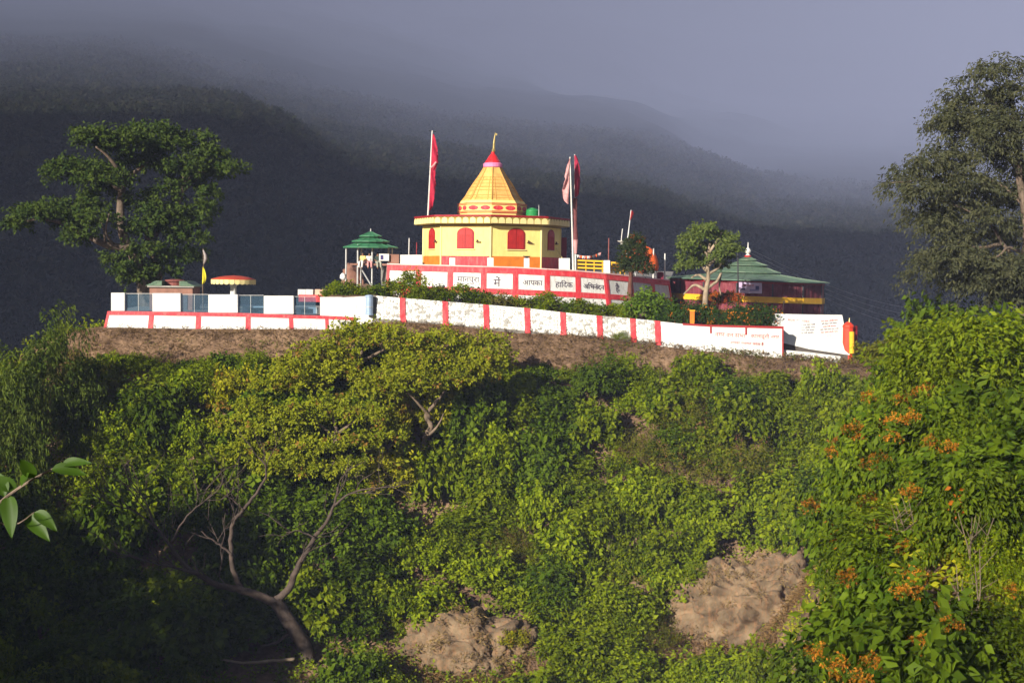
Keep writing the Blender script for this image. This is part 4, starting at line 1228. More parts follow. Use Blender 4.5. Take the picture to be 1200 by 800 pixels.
tiers(hall, hc.x, hc.y, [(6.45, Zh(328.3), 2.45, Zh(320.5)), (2.65, Zh(319), 1.45, Zh(312.3)), (1.6, Zh(310.6), .62, Zh(306)), (.72, Zh(304.6), .1, Zh(300.5))], GREENH, 28, 0, .021)
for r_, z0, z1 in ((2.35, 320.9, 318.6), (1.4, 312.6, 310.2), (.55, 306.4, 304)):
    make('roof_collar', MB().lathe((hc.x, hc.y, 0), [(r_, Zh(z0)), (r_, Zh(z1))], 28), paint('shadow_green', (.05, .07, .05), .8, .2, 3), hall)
make('finial', MB().lathe((hc.x, hc.y, 0), [(.12, Zh(301)), (.20, Zh(299)), (.08, Zh(297.5)), (.2, Zh(296)), (.24, Zh(294)), (.16, Zh(291.5)), (.05, Zh(290)), (.03, Zh(284))], 14), POLE, hall)
make('red_knob', MB().lathe((hc.x, hc.y, 0), [(.25, Zh(301)), (.28, Zh(299.6)), (.1, Zh(298.8))], 14), REDGLOSS, hall)
bn = thing('banner', P(879.5, 343, 107.3), 'pale lilac printed banner hanging on the front of the maroon pavilion', 'banner')
q0, q1, q2, q3 = P(866, 343, 107.3), P(893, 344, 107.3), P(893, 331.5, 107.3), P(866, 330.5, 107.3)
bkk = Vector((0, .03, 0))
make('sheet', MB().hexa([q0, q1, q1 + bkk, q0 + bkk, q3, q2, q2 + bkk, q3 + bkk]), LILAC, bn)
for (x, y, w, h_, m_) in ((887.5, 337.2, .26, .28, NAVY), (871, 338.8, .30, .12, NAVY), (884, 340, .7, .14, paint('print_violet', (.25, .20, .42), .6, .2, 3))):
    make('print', MB().lathe(P(x, y, 107.26), [(w / 2, -h_ / 2), (w * .55, 0), (w * .3, h_ / 2)], 10), m_, bn) if False else make('print', MB().box(P(x, y, 107.285), (w, .02, h_)), m_, bn)
lettering('जय माता दी', P(877, 334.2, 107.27), (1, 0, -.014), (0, 0, 1), .85, INKR, bn, maxh=.2)
thin_pole([(865.3, 375), (865, 330), (864.6, 292)], 106.6, .05, 'dark pole standing in front of the maroon pavilion beside the banner', mat=DARK)
thin_pole([(917, 366), (919, 352)], 107, .035, 'short leaning stick in front of the maroon curtains', mat=BARKP)

# small red and yellow shrine at the right end
rs = thing('roadside_shrine', P(995, 410, 95.6), 'small red shrine with a yellow pillar at the right end of the walls', 'shrine')
c = P(995.5, 410, 95.8); Zr = lambda py: P(995.5, py, 95.8).z
zb2 = hz(c.x, c.y) - .3
make('body', MB().lathe((c.x - .12, c.y, 0), [(.36, min(zb2, Zr(414))), (.36, Zr(384)), (.40, Zr(383)), (.38, Zr(381)), (.22, Zr(378.5)), (.08, Zr(377))], 8), paint('shrine_red', (.66, .05, .02), .6, .15, 3), rs)
make('pillar', MB().tube([P(998.3, 414, 95.35), P(998.3, 388.5, 95.35)], .17, 12), YELB, rs)
make('tip', MB().tube([P(995.2, 379, 95.8), P(995.6, 372.5, 95.8)], [.05, .015], 8), GOLD, rs)
make('back_post', MB().tube([P(1003, 414, 96.1), P(1002.5, 382, 96.1)], .14, 10), REDDK, rs)
# orange post in the hedge
op = thing('boundary_post', P(811, 378, 95.4), 'short orange painted post standing before the hedge', 'post')
c = P(811, 380, 95.25)
make('shaft', MB().box((c.x, c.y, c.z + .42), (.30, .28, .95)), ORANGE, op, bevel=.02)
make('cap', MB().box((c.x, c.y, c.z + .93), (.36, .34, .08)), YELB, op, bevel=.02)

# overhead cables to a far utility pole on the right
up_ = thing('utility_pole', P(1112, 352, 150), 'distant utility pole behind the bright bush on the right', 'pole')
ub = P(1120, 368, 150)
make('pole', MB().tube([(ub.x, ub.y, -36), ub + Vector((0, 0, .4))], [.16, .10], 8), STEEL, up_)
make('crossarm', MB().box(ub, (2.0, .12, .12)), STEEL, up_)
for j in range(4):
    s0 = Vector((hc.x + .02, hc.y, Zh(291) - .28 * j)); s1 = ub + Vector((-.8 + .5 * j, 0, .1 - .9 * j))
    pts = [s0.lerp(s1, t) - Vector((0, 0, 1.1 * math.sin(math.pi * t))) for t in np.linspace(0, 1, 24)]
    tag(make('cable', MB().tube(pts, .014, 5), paint('cable_grey', (.25, .25, .27), .5, .1, 1), origin=s0), 'thin overhead cable running from the maroon pavilion finial out to the right', 'cable', 'overhead cables right of the maroon pavilion')

BARKM = paint('mid_bark', (0.20, 0.145, 0.10), 0.9, 0.4, 3.0, (0.10, 0.075, 0.055), 0.6, 0.7, 10.0)

# ------------------------------------------------------------------ vegetation
G_A, G_B = (0.055, 0.100, 0.002), (0.215, 0.255, 0.006)      # fresh green
Y_A, Y_B = (0.12, 0.145, 0.003), (0.33, 0.30, 0.012)        # yellow-green
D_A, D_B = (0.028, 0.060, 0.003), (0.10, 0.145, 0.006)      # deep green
O_A, O_B = (0.065, 0.080, 0.006), (0.17, 0.16, 0.015)       # olive, dry
AUT = (0.42, 0.13, 0.012)
protoS = {
    'green': [bush_mesh('bush_leaves', 1.7, 1.6, 1.35, 150, 26, (.15, .20, .26)[i], .55, G_A, G_B, 21 + i, .25, lob=.55) for i in range(3)],
    'yellow': [bush_mesh('bush_leaves', 1.6, 1.5, 1.25, 140, 24, 0.20, .55, Y_A, Y_B, 31 + i, .2, cC=(.24, .14, .02), pC=.06) for i in range(2)],
    'deep': [bush_mesh('bush_leaves', 1.7, 1.6, 1.5, 140, 22, (.20, .30)[i], .6, D_A, D_B, 41 + i, .3, lob=.55) for i in range(2)],
    'olive': [bush_mesh('bush_leaves', 1.5, 1.5, 1.1, 170, 28, 0.11, .35, O_A, O_B, 51 + i, .15, 1.2, cC=(.20, .10, .05), pC=.08) for i in range(2)],
    'broad': [bush_mesh('bush_leaves', 1.25, 1.25, 1.2, 170, 24, 0.155, .45, (.030, .060, .003), (.125, .165, .006), 61 + i, .45, .75, cC=AUT, pC=.012) for i in range(3)],
    'fine': [bush_mesh('bush_leaves', 1.2, 1.2, 1.1, 190, 30, 0.095, .45, G_A, G_B, 71 + i, .25, .8) for i in range(2)],
}
slope_lab = {
    'green': ('leafy green bush in the thicket covering the sunny slope below the walls', 'green bushes on the slope'),
    'yellow': ('yellow green bush in the thicket covering the slope below the walls', 'yellow green bushes on the slope'),
    'deep': ('dark green bush in the thicket covering the slope below the walls', 'dark green bushes on the slope'),
    'olive': ('dry olive coloured bush in the thicket covering the slope below the walls', 'olive bushes on the slope'),
}
rv = random.Random(5)
ROCKS = [(905, 715, 118, 66), (540, 770, 100, 45)]
def in_rock(px, py, m=1.0):
    return any(((px - a) / (c * m)) ** 2 + ((py - b) / (d * m)) ** 2 < 1 for a, b, c, d in ROCKS)
spots = []
yy = 65.5
while yy < 92.6:
    xx = -0.40 * yy
    while xx < 0.32 * yy:
        x, y = xx + rv.uniform(-.8, .8), yy + rv.uniform(-.7, .7)
        spots.append((x, y)); xx += 2.25
    yy += 1.62 if yy > 74 else 2.6
count = 0
for x, y in spots:
    if y > 92.9: continue
    z = hz(x, y)
    if x / y > 0.20 and y < 78: continue
    px, py = proj((x, y, z))
    px2, py2 = proj((x, y, z + 1.2))
    if in_rock(px, py2, 1.05) or in_rock(px, py, 1.0) or py > 860: continue
    if 285 < px < 410 and y < 76.2 and py > 690: continue
    s_ = rv.uniform(.75, 1.35)
    # keep the strip of bare bank below the walls open
    lim = np.interp(px, [0, 100, 130, 250, 360, 420, 560, 600, 720, 760, 830, 950, 1010], [380, 400, 424, 424, 420, 396, 396, 420, 434, 428, 430, 438, 412])
    top = proj((x, y, z + 3.0 * s_))[1]
    if top < lim:
        if y > 91: continue
        s_ *= max(.3, (py - lim) / max(py - top, 1)) if py > lim + 8 else 0
        if s_ < .3: continue
    q = fbm(np.array([x * .11 + 3]), np.array([y * .16]), 3)[0] + rv.uniform(-.25, .25)
    yel = 250 < px < 600 and py < 590
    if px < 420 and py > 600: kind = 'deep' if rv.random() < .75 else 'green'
    elif yel and q > -.18: kind = 'yellow'
    elif q > .40: kind = 'olive'
    elif q < -.28: kind = 'deep'
    else: kind = 'green'
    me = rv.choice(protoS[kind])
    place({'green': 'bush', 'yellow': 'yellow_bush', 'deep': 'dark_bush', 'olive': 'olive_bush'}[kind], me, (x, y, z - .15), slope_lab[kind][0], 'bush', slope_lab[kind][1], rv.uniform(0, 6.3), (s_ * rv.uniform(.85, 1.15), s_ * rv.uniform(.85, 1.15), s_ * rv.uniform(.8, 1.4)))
    count += 1
# a ragged row where the thicket stops against the bare bank
for px in range(112, 1010, 15):
    pxx = px + rv.uniform(-6, 6)
    lim = np.interp(pxx, [0, 100, 130, 250, 360, 420, 560, 600, 720, 760, 830, 950, 1010], [380, 400, 408, 409, 412, 396, 398, 416, 428, 424, 430, 438, 414]) + rv.uniform(-5, 9)
    Y = rv.uniform(91.2, 92.6)
    g = P(pxx, lim + 34, Y); z = min(hz(g.x, Y), g.z + .6); top = P(pxx, lim, Y).z
    kind = 'yellow' if 330 < pxx < 590 and rv.random() < .6 else ('green' if rv.random() < .75 else 'deep')
    s_ = max(.3, (top - z + .2) / 3.1)
    place({'green': 'bush', 'yellow': 'yellow_bush', 'deep': 'dark_bush'}[kind], rv.choice(protoS[kind]), (g.x, Y, z - .15), slope_lab[kind][0], 'bush', slope_lab[kind][1], rv.uniform(0, 6.3), (max(.5, s_), max(.5, s_), s_))
# the near spur on the right
yy = 17.5; cnt2 = 0
while yy < 64:
    step = 1.5 if yy < 34 else 1.9
    xx = (0.215 if yy < 36 else .15) * yy + (0.02 * (30 - yy) if yy < 22 else 0)
    while xx < 0.40 * yy:
        x, y = xx + rv.uniform(-.4, .4), yy + rv.uniform(-.4, .4)
        z = hz(x, y); s_ = rv.uniform(.65, 1.1) * (0.75 if y < 24 else 1)
        px, py = proj((x, y, z + 1.9 * s_))
        lim = np.interp(px, [900, 960, 1010, 1060, 1090, 1130, 1200], [470, 440, 400, 380, 352, 335, 330])
        p2 = proj((x, y, z))
        xx += step
        if (645 < p2[1] < 800 and p2[0] < 990 and yy > 22) or p2[0] < (925 if yy < 36 else 850) or in_rock(p2[0], p2[1] - 30, .95) or in_rock(px, py, .9): continue
        if py < lim:
            s_ *= max(.35, (p2[1] - lim) / max(p2[1] - py, 1)) if p2[1] > lim + 10 else 0
            if s_ < .3: continue
        r_ = rv.random()
        kind = 'broad' if r_ < .40 else ('fine' if r_ < .60 else 'deep')
        lb = {'broad': ('broad leaved green bush on the near spur filling the right foreground', 'broad leaved bushes on the right'),
              'fine': ('small leaved yellow green bush on the near spur filling the right foreground', 'small leaved bushes on the right'),
              'deep': ('dark leaved bush on the near spur filling the right foreground', 'dark bushes on the right')}[kind]
        place({'broad': 'broad_leaved_bush', 'fine': 'small_leaved_bush', 'deep': 'dark_leaved_bush'}[kind], rv.choice(protoS[kind]), (x, y, z - .1), lb[0], 'bush', lb[1], rv.uniform(0, 6.3), (s_, s_, s_ * rv.uniform(.7, 1.55)))
        cnt2 += 1
    yy += step
print('bushes', count, cnt2)

def bush_at(px, py, Y, name, me, label, cat='bush', group=None, sc=(1, 1, 1), dz=0.0):
    p = P(px, py, Y)
    return place(name, me, (p.x, p.y, hz(p.x, p.y) + dz), label, cat, group, rv.uniform(0, 6), sc)

# bright bush crowning the right spur, dark bush beside it
mB = bush_mesh('bush_leaves', 1.9, 1.7, 1.9, 340, 28, 0.165, .42, (.06, .105, .004), (.175, .215, .008), 91, .3, 1.0, up=.9)
for px, Y, s_, lb in ((1165, 36, 1.0, 'tall bright bush crowning the right spur below the big grey tree'), (1100, 38, .86, 'smaller bright bush at the left end of the right spur top')):
    p = P(px, 400, Y); g = hz(p.x, Y)
    top = P(px, 332 if px > 1120 else 345, Y).z
    place('bright_bush', mB, (p.x, Y, g - .1), lb, 'bush', None, px * .1, (s_, s_, (top - g) / 3.5))
mD = bush_mesh('bush_leaves', 2.6, 2.0, 1.5, 260, 28, 0.20, .45, O_A, O_B, 92, .25, 1.0)
p = P(1058, 405, 62); g = hz(p.x, 62)
place('dark_bush', mD, (p.x, 62, P(1058, 432, 62).z), 'dark olive bush on the skyline just right of the small red shrine', 'bush', None, 1.0, (.9, .9, .62))
mO = bush_mesh('bush_leaves', .75, .7, .6, 40, 12, 0.17, .6, (.30, .085, .008), (.44, .20, .015), 93, .3, .5, cC=(.10, .13, .012), pC=.2)
AU = [(975, 528, 46, .55), (950, 548, 50, .45), (1068, 462, 33, .40), (1084, 455, 33, .35), (1000, 500, 40, .4), (1042, 628, 25, .26), (1090, 680, 21, .26), (1115, 730, 19.5, .25), (1020, 772, 21, .28), (1060, 640, 25, .2)]
ra = random.Random(8)
bpy.context.view_layer.update(); DG = bpy.context.evaluated_depsgraph_get()
for _ in range(34):
    px = min(1190, 945 + abs(ra.gauss(0, 95))); py = ra.uniform(440, 795)
    AU.append((px, py, 0, 0))
for px, py, Y, s_ in AU:
    dv = P(px, py, 1.0).normalized()
    ok, p, nr_, _, ho, _ = SC.ray_cast(DG, dv * 9.0, dv)
    if not ok or p.y > 60: continue
    p = p - dv * .12; s_ = .0045 * p.y + .08 + .045 * (py % 3)
    place('autumn_shrub', mO, (p.x, p.y, p.z - .55 * s_), 'sprig of orange autumn leaves glowing among the green bushes on the right', 'shrub', 'orange leaved shrubs on the right', px * .3, (s_, s_, s_))

# feathery clump on the far left of the hilltop
mF = bush_mesh('bush_leaves', 2.6, 2.2, 3.0, 330, 30, 0.20, .30, (.045, .085, .008), (.12, .15, .02), 94, .6, 1.3, lob=.5)
for px, base, Y, s_, top, lb in ((52, 500, 86, .95, 352, 'tall feathery green clump at the left edge just left of the platform wall'), (18, 520, 83, .85, 400, 'feathery green clump at the very left edge below the skyline'), (105, 505, 87, .75, 425, 'rounded green clump left of the bare bank below the platform wall')):
    p0, p1 = P(px, base, Y), P(px, top, Y); g = min(hz(p0.x, Y), p0.z)
    place('feathery_shrub', mF, (p0.x, Y, g), lb, 'shrub', None, px, (s_, s_, (p1.z - g) / 4.3))
for px, base, Y, w, top, lb in ((820, 455, 91.3, 1.0, 404, 'bright sprig bush reaching up in front of the lettered boundary wall'), (750, 460, 91.5, .8, 428, 'small bush on the bare bank below the end of the striped wall'), (728, 398, 94.6, .45, 384, 'tuft of weeds against the foot of the striped stone wall'), (965, 440, 90, .9, 412, 'green bush below the low wall stub at the right end')):
    p0, p1 = P(px, base, Y), P(px, top, Y); g = min(hz(p0.x, Y), p0.z)
    place('bank_bush', protoS['fine'][0] if w < .9 else protoS['green'][1], (p0.x, Y, g), lb, 'bush', None, px, (w, w, (p1.z - g) / 2.5))

# taller saplings standing out of the thicket
def sapling_mesh(seed, a, c, size, asp, cA, cB):
    return bush_mesh('sapling_leaves', a, a, c, 150, 22, size, asp, cA, cB, seed, .45, .8, lob=.7)
mP = [sapling_mesh(401, 1.3, 1.5, .24, .45, D_A, D_B), sapling_mesh(402, 1.5, 1.3, .17, .5, (.07, .12, .003), (.24, .28, .008)), sapling_mesh(403, 1.1, 1.7, .30, .4, G_A, G_B)]
SAP = [(700, 470, 0, 2.2, 'dark sapling rising from the thicket below the middle of the striped wall'), (735, 450, 1, 1.8, 'pale green sapling below the bank near the right end of the striped wall'),
       (865, 500, 0, 2.4, 'dark sapling in the thicket below the lettered boundary wall'), (905, 470, 2, 1.8, 'long leaved sapling below the low wall stub'), (640, 560, 0, 2.0, 'dark sapling in the very middle of the slope'),
       (575, 610, 1, 2.2, 'light green sapling above the low centre rock'), (690, 640, 2, 2.3, 'long leaved sapling left of the big rock outcrop high side'), (760, 600, 1, 2.0, 'light green sapling above the small rock patch'),
       (640, 720, 0, 2.4, 'dark sapling between the two rock outcrops'), (720, 745, 1, 2.3, 'light green sapling leaning over the left edge of the big rock outcrop'), (790, 540, 0, 2.0, 'dark sapling up the slope from the big rock outcrop'),
       (220, 470, 2, 2.0, 'long leaved sapling below the left platform wall'), (160, 500, 0, 2.2, 'dark sapling on the left of the slope above the shade'), (300, 440, 1, 1.6, 'light green sapling at the foot of the bare bank on the left'),
       (455, 650, 0, 2.2, 'dark sapling right of the dead tree fork'), (610, 470, 2, 1.8, 'long leaved sapling right of the forked yellowing tree'), (230, 730, 1, 1.8, 'light sapling low in the shaded corner left of the dead tree'), (90, 760, 1, 1.7, 'light sapling in the bottom left corner of the shaded slope'),
       (960, 600, 0, 2.2, 'dark sapling right above the big rock outcrop beside the spur'), (830, 440, 2, 1.5, 'long leaved sapling just below the lettered boundary wall')]
for i, (px, py, k, h_, lb) in enumerate(SAP):
    g = GP(px, py, .6)
    r = thing('sapling', (g.x, g.y, g.z - .1), lb, 'sapling', 'saplings in the thicket')
    mb = MB()
    for j in range(3):
        an = j * 2.1 + i
        limb(mb, [g + Vector((.06 * math.cos(an), .06 * math.sin(an), -.2)), g + Vector((.25 * math.cos(an), .25 * math.sin(an), h_ * .4)), g + Vector((.6 * math.cos(an), .6 * math.sin(an), h_ * .95))], .05, .015, 6)
    make('stem', mb, BARKM, r)
    o = obj_of('foliage', mP[k], r, (0, 0, h_ * .32)); o.scale = (h_ * .5, h_ * .5, h_ * .48); o.rotation_euler = (0, 0, i * 1.7)
# bare dry stalks poking out of the green
rs_ = random.Random(12)
for i in range(14):
    px, py = (rs_.uniform(930, 1150), rs_.uniform(520, 780)) if i < 8 else (rs_.uniform(250, 800), rs_.uniform(450, 700))
    g = GP(px, py, 1.2 if i < 8 else .8); mb = MB(); L_ = 1.3 if i < 8 else 2.2
    for j in range(4):
        e = g + Vector((rs_.uniform(-.5, .5), rs_.uniform(-.5, .1), rs_.uniform(.8, 1.2) * L_)); m = g.lerp(e, .5) + Vector((rs_.uniform(-.15, .15), 0, .1))
        mb.tube([g - Vector((0, 0, .1)), m, e], [.018, .012, .005], 5, False)
        for t in (.55, .75):
            a = g.lerp(e, t); mb.tube([a, a + Vector((rs_.uniform(-.4, .4), rs_.uniform(-.2, .2), rs_.uniform(.1, .5)))], [.008, .003], 4, False)
    tag(make('dry_stalks', mb, BARKM, origin=g), 'bare dry stalks sticking up through the bushes on the right spur' if i < 8 else 'bare dry stalks sticking up through the thicket on the slope', 'stalks', 'dry stalks on the right spur' if i < 8 else 'dry stalks on the slope')

# shrubs in the bed between the walls
mS = [bush_mesh('shrub_leaves', .50, .45, .42, 60, 16, .13, .4, *c, 100 + i, .2, .42) for i, c in enumerate(((D_A, D_B), (G_A, G_B), (O_A, (.14, .11, .03))))]
bl = ('low shrub in the row along the foot of the lettered red and white wall', 'shrubs along the lettered wall')
for i, px in enumerate(range(452, 742, 12)):
    pxx = px + rv.uniform(-4, 4); Y = rv.uniform(96.6, 98.4)
    yb = np.interp(pxx, [437, 520, 618, 704, 772], [346.5, 352.5, 361, 369.5, 375]) 
    p = P(pxx, yb, Y); s_ = rv.choice((.8, 1.0, 1.1, 1.35)) * (.85 if 560 < pxx < 610 else 1.05)
    place('shrub', mS[i % 3] if rv.random() < .7 else mS[1], (p.x, Y, p.z - .1), bl[0], 'shrub', bl[1], rv.uniform(0, 6), (s_ * 1.45, s_ * 1.3, s_ * 1.08))
p = P(480, 349, 97.5)
place('tall_shrub', bush_mesh('shrub_leaves', .95, .8, .95, 110, 18, .17, .4, D_A, G_B, 120, .3, .6, cC=(.35, .08, .02), pC=.10), (p.x, p.y, p.z - .1), 'taller shrub with reddish leaves at the left end of the lettered wall', 'shrub', None, 0, (1.1, 1.0, 1.3))
for px, yb, Y, sx, szz, lb, md in ((757, 372, 97.2, 1.25, 1.35, 'bright green leafy shrub under the dark tree at the right end of the lettered wall', 1), (775, 375, 97.4, 1.1, 1.1, 'green leafy shrub between the bright shrub and the marigold hedge', 1)):
    p = P(px, yb, Y)
    place('leafy_shrub', bush_mesh('shrub_leaves', 1.1, .9, .95, 130, 20, .20, .5, (.05, .11, .008), (.13, .19, .015), 121 + px, .3, .6), (p.x, p.y, p.z - .2), lb, 'shrub', None, px, (sx, sx, szz))
for i, (px, yb, s_) in enumerate(((384, 350, .9), (393, 349, 1.15), (402, 349, 1.1), (411, 349, 1.2), (420, 349, .9), (430, 350, 1.0), (441, 349, .8), (449, 348, .9))):
    p = P(px, yb, 98.3)
    place('shrub', mS[(0, 1, 0, 1, 1, 0, 2, 0)[i]], (p.x, p.y, p.z - .1), 'grassy green shrub in the clump below the small green pavilion', 'shrub', 'shrubs below the green pavilion', rv.uniform(0, 6), (s_ * 1.1, s_ * 1.1, s_ * 1.25))
# marigold hedge
mM = [bush_mesh('hedge_leaves', .85, .75, .80, 130, 20, .14, .4, D_A, (.045, .085, .012), 130 + i, .2, .5, cC=(.62, .20, .01), pC=.05 + .05 * i) for i in range(2)]
for i, px in enumerate(range(784, 906, 13)):
    Y = 96.3 + rv.uniform(0, .8); p = P(px, np.interp(px, [772, 918], [380, 386]), Y); s_ = rv.uniform(.95, 1.2)
    place('marigold_bush', mM[i % 2], (p.x, p.y, p.z - .15), 'dark marigold bush with orange flowers in the hedge before the maroon pavilion', 'bush', 'marigold bushes of the hedge', rv.uniform(0, 6), (s_ * 1.15, s_ * 1.1, s_ * (1.12 if i % 3 else 1.25)))
mRf = bush_mesh('flower_leaves', .6, .4, .35, 110, 18, .12, .6, (.34, .04, .012), (.46, .13, .02), 140, .1, .35, cC=(.04, .08, .01), pC=.5)
for i, px in enumerate((840, 850, 860)):
    p = P(px, 356, 101.5)
    place('red_flowers', mRf, (p.x, p.y, p.z), 'bed of red flowering plants behind the hedge beside the pale trunk', 'flowers', 'red flowers behind the hedge', px, (.9, .9, 1.3))

# ---- trees ----------------------------------------------------------
def pads_tree(root, pads, mat, per, leaf, asp, cA, cB, seed, shoot, n_per, droop=.2, up=.8, name='crown', cC=None, pC=0.0, fill=.35):
    """Crown of separate leafy pads: (x, y, z, rx, ry, rz)."""
    rng = np.random.default_rng(seed); parts = []
    base = np.array(world_loc(root))
    for (x, y, z, rx, ry, rz) in pads:
        n = max(8, int(n_per * (rx * ry) ** .8))
        d = ball_dirs(n, rng, -.55); n = len(d)
        r_ = rng.uniform(fill, .92, n)
        S = d * r_[:, None] * np.array([rx, ry, rz]) + np.array([x, y, z]) - base
        D = unit(d * np.array([1, 1, .6]) + np.array([0, 0, .25]) + rng.normal(size=(n, 3)) * .4)
        parts.append(leaves(S, D, rng.uniform(.5, 1.2, n) * shoot, per, leaf, asp, cA, cB, droop, up, .05, rng, cC, pC))
    v, t, c = merge(parts)
    return obj_of(name, np_mesh(name, v, t, mat, c), root)

# spreading dark tree over the left platform
TY = 110.0
def W(px, py, dy=0.0, Y=TY):
    p = P(px, py, Y + dy); return p
tr = thing('spreading_tree', W(170, 360), 'big dark spreading tree with layered flat crowns over the left platform', 'tree')
tb_ = MB()
tb_.v += []
base = W(172, 352); base.z = -4.2
limb(tb_, [base, W(170, 335), W(163, 315), W(158, 300), W(150, 288)], .75, .42, 9)
limb(tb_, [Vector((base.x + 1.0, base.y, -4.2)), W(182, 335, .5), W(185, 315, .5), W(178, 290, .6), W(172, 265, .5)], .55, .3, 8)
limb(tb_, [W(152, 292), W(140, 290, -.5), W(122, 286, -1), W(100, 275, -1), W(75, 262, -1.5), W(45, 256, -2), W(20, 264, -2)], .40, .07, 8)
limb(tb_, [W(150, 290), W(143, 270, .4), W(141, 245, .6), W(143, 222, .4), W(146, 205, .2)], .42, .24, 8)
limb(tb_, [W(146, 207), W(136, 195, -1), W(125, 182, -1.5), W(112, 172, -2)], .24, .06, 7)
limb(tb_, [W(146, 212), W(158, 202, 1), W(170, 192, 1), W(182, 178, 1.5), W(190, 165, 2)], .24, .06, 7)
limb(tb_, [W(143, 225), W(128, 215, 1), W(110, 206, 2), W(85, 204, 2)], .18, .05, 7)
limb(tb_, [W(176, 285), W(188, 265, 1), W(205, 245, 1.5), W(213, 228, 1.5), W(215, 205, 1)], .30, .12, 8)
limb(tb_, [W(215, 215, 1), W(232, 203, 1), W(250, 198, 1), W(272, 196, .5)], .13, .04, 7)
limb(tb_, [W(214, 225, 1.5), W(230, 210, 2), W(238, 192, 2), W(236, 178, 2)], .12, .04, 7)
limb(tb_, [W(122, 287, -1), W(122, 270, -1.5), W(115, 255, -1)], .14, .05, 6)
limb(tb_, [W(100, 276, -1), W(92, 262, -.5), W(70, 252, 0)], .12, .04, 6)
limb(tb_, [W(135, 289, -.7), W(124, 272, -2), W(128, 250, -2.5)], .12, .05, 6)
make('trunk', tb_, BARK, tr, smooth=True)
k_ = K(TY)
PADS = [(130, 163, 52, 11, -1.5), (175, 156, 38, 9, 1.5), (155, 172, 50, 12, 0), (95, 198, 48, 10, 1), (70, 206, 22, 8, 2), (120, 210, 40, 12, -1), (165, 192, 42, 13, 2), (120, 228, 28, 9, 2),
        (205, 172, 25, 9, 1), (232, 166, 22, 7, 2), (245, 182, 28, 9, 1), (218, 195, 36, 11, 0), (268, 198, 22, 5, .5), (240, 205, 30, 10, 1), (215, 215, 24, 11, 2), (245, 228, 16, 8, 1),
        (45, 252, 38, 9, -1.5), (22, 264, 16, 7, -2), (85, 258, 34, 11, 0), (68, 245, 30, 8, 1), (95, 276, 26, 10, -1.5), (118, 258, 22, 10, -2), (108, 240, 20, 6, 1),
        (165, 240, 26, 16, 1), (190, 250, 30, 16, 0), (178, 270, 36, 18, -1), (205, 262, 30, 16, 1.5), (228, 258, 24, 12, 1), (222, 278, 22, 12, 0), (170, 295, 26, 13, -1), (205, 298, 26, 13, .5), (190, 318, 24, 10, 0),
        (148, 318, 18, 9, -1.5), (160, 325, 22, 8, -1), (133, 305, 10, 5, -1), (225, 302, 14, 8, 1), (240, 245, 14, 8, 1), (195, 226, 20, 10, 1)]
pads = []
for x, y, rx, rz, dy in PADS:
    p = W(x, y, dy); pads.append((p.x, p.y, p.z, rx * k_ * .92, max(1.3, rx * k_ * .8), rz * k_ * .75))
pads_tree(tr, pads, LEAFT, 15, .30, .5, (.018, .040, .007), (.065, .092, .014), 7, .95, 30, .2, 1.0)

# tall grey-green tree on the right edge
tr = thing('tall_tree', P(1185, 420, 60), 'tall loose grey green tree with drooping twigs at the right edge', 'tree')
Yt = 60.0; kt = K(Yt)
def Wt(px, py, dy=0.0): return P(px, py, Yt + dy)
b0 = Wt(1205, 430); b0.z = hz(b0.x, b0.y) - .5
tb_ = MB()
limb(tb_, [b0, Wt(1205, 380), Wt(1200, 330), Wt(1205, 270), Wt(1195, 210), Wt(1190, 150), Wt(1180, 95)], .42, .06, 8)
for pts in ([(1203, 320, 0), (1175, 285, -.5), (1160, 262, -.6), (1130, 245, -.8), (1095, 232, -1)], [(1203, 300, 0), (1182, 290, -.8), (1170, 300, -1), (1140, 310, -1)], [(1200, 240, 0), (1170, 215, .5), (1130, 205, .5), (1075, 212, .3), (1045, 214, 0)],
            [(1195, 200, 0), (1170, 175, .5), (1140, 150, .6), (1112, 128, .5)], [(1190, 150, 0), (1165, 120, -.5), (1140, 98, -.6)], [(1205, 270, 0), (1225, 230, 0), (1245, 190, 0)], [(1203, 300, 0), (1230, 290, 0), (1255, 280, 0)], [(1190, 170, 0), (1215, 130, 0), (1235, 100, 0)],
            [(1175, 285, -.5), (1150, 290, -.6), (1120, 285, -.6), (1100, 280, -.5)]):
    limb(tb_, [Wt(*p) for p in pts], .10, .015, 6)
make('trunk', tb_, BARK, tr, smooth=True)
TP = [(1150, 92, 22, 12), (1180, 82, 24, 12), (1125, 118, 20, 10), (1160, 118, 30, 16), (1195, 112, 30, 20), (1112, 150, 14, 14), (1140, 152, 26, 16), (1175, 155, 32, 20), (1150, 182, 26, 14), (1185, 195, 30, 22),
      (1060, 206, 20, 8), (1085, 196, 24, 10), (1115, 202, 26, 12), (1050, 222, 14, 8), (1075, 230, 24, 12), (1110, 230, 28, 14), (1145, 222, 28, 16), (1075, 255, 18, 12), (1100, 258, 22, 12), (1135, 252, 28, 14), (1175, 235, 30, 18),
      (1092, 275, 14, 12), (1120, 280, 24, 12), (1155, 280, 28, 16), (1190, 275, 28, 22), (1135, 305, 24, 12), (1165, 312, 28, 14), (1110, 308, 18, 10), (1195, 318, 26, 16), (1150, 335, 26, 10), (1185, 345, 30, 12), (1120, 330, 20, 8),
      (1225, 120, 30, 24), (1230, 180, 34, 30), (1235, 250, 36, 30), (1225, 310, 34, 26), (1255, 150, 26, 24), (1265, 230, 30, 30)]
rt_ = random.Random(3)
TP += [(rt_.uniform(1075, 1215), rt_.uniform(130, 350), rt_.uniform(16, 26), rt_.uniform(9, 16)) for _ in range(26)]
TP = [t for t in TP if t[0] > 1110 or t[1] > 195]
pads = []
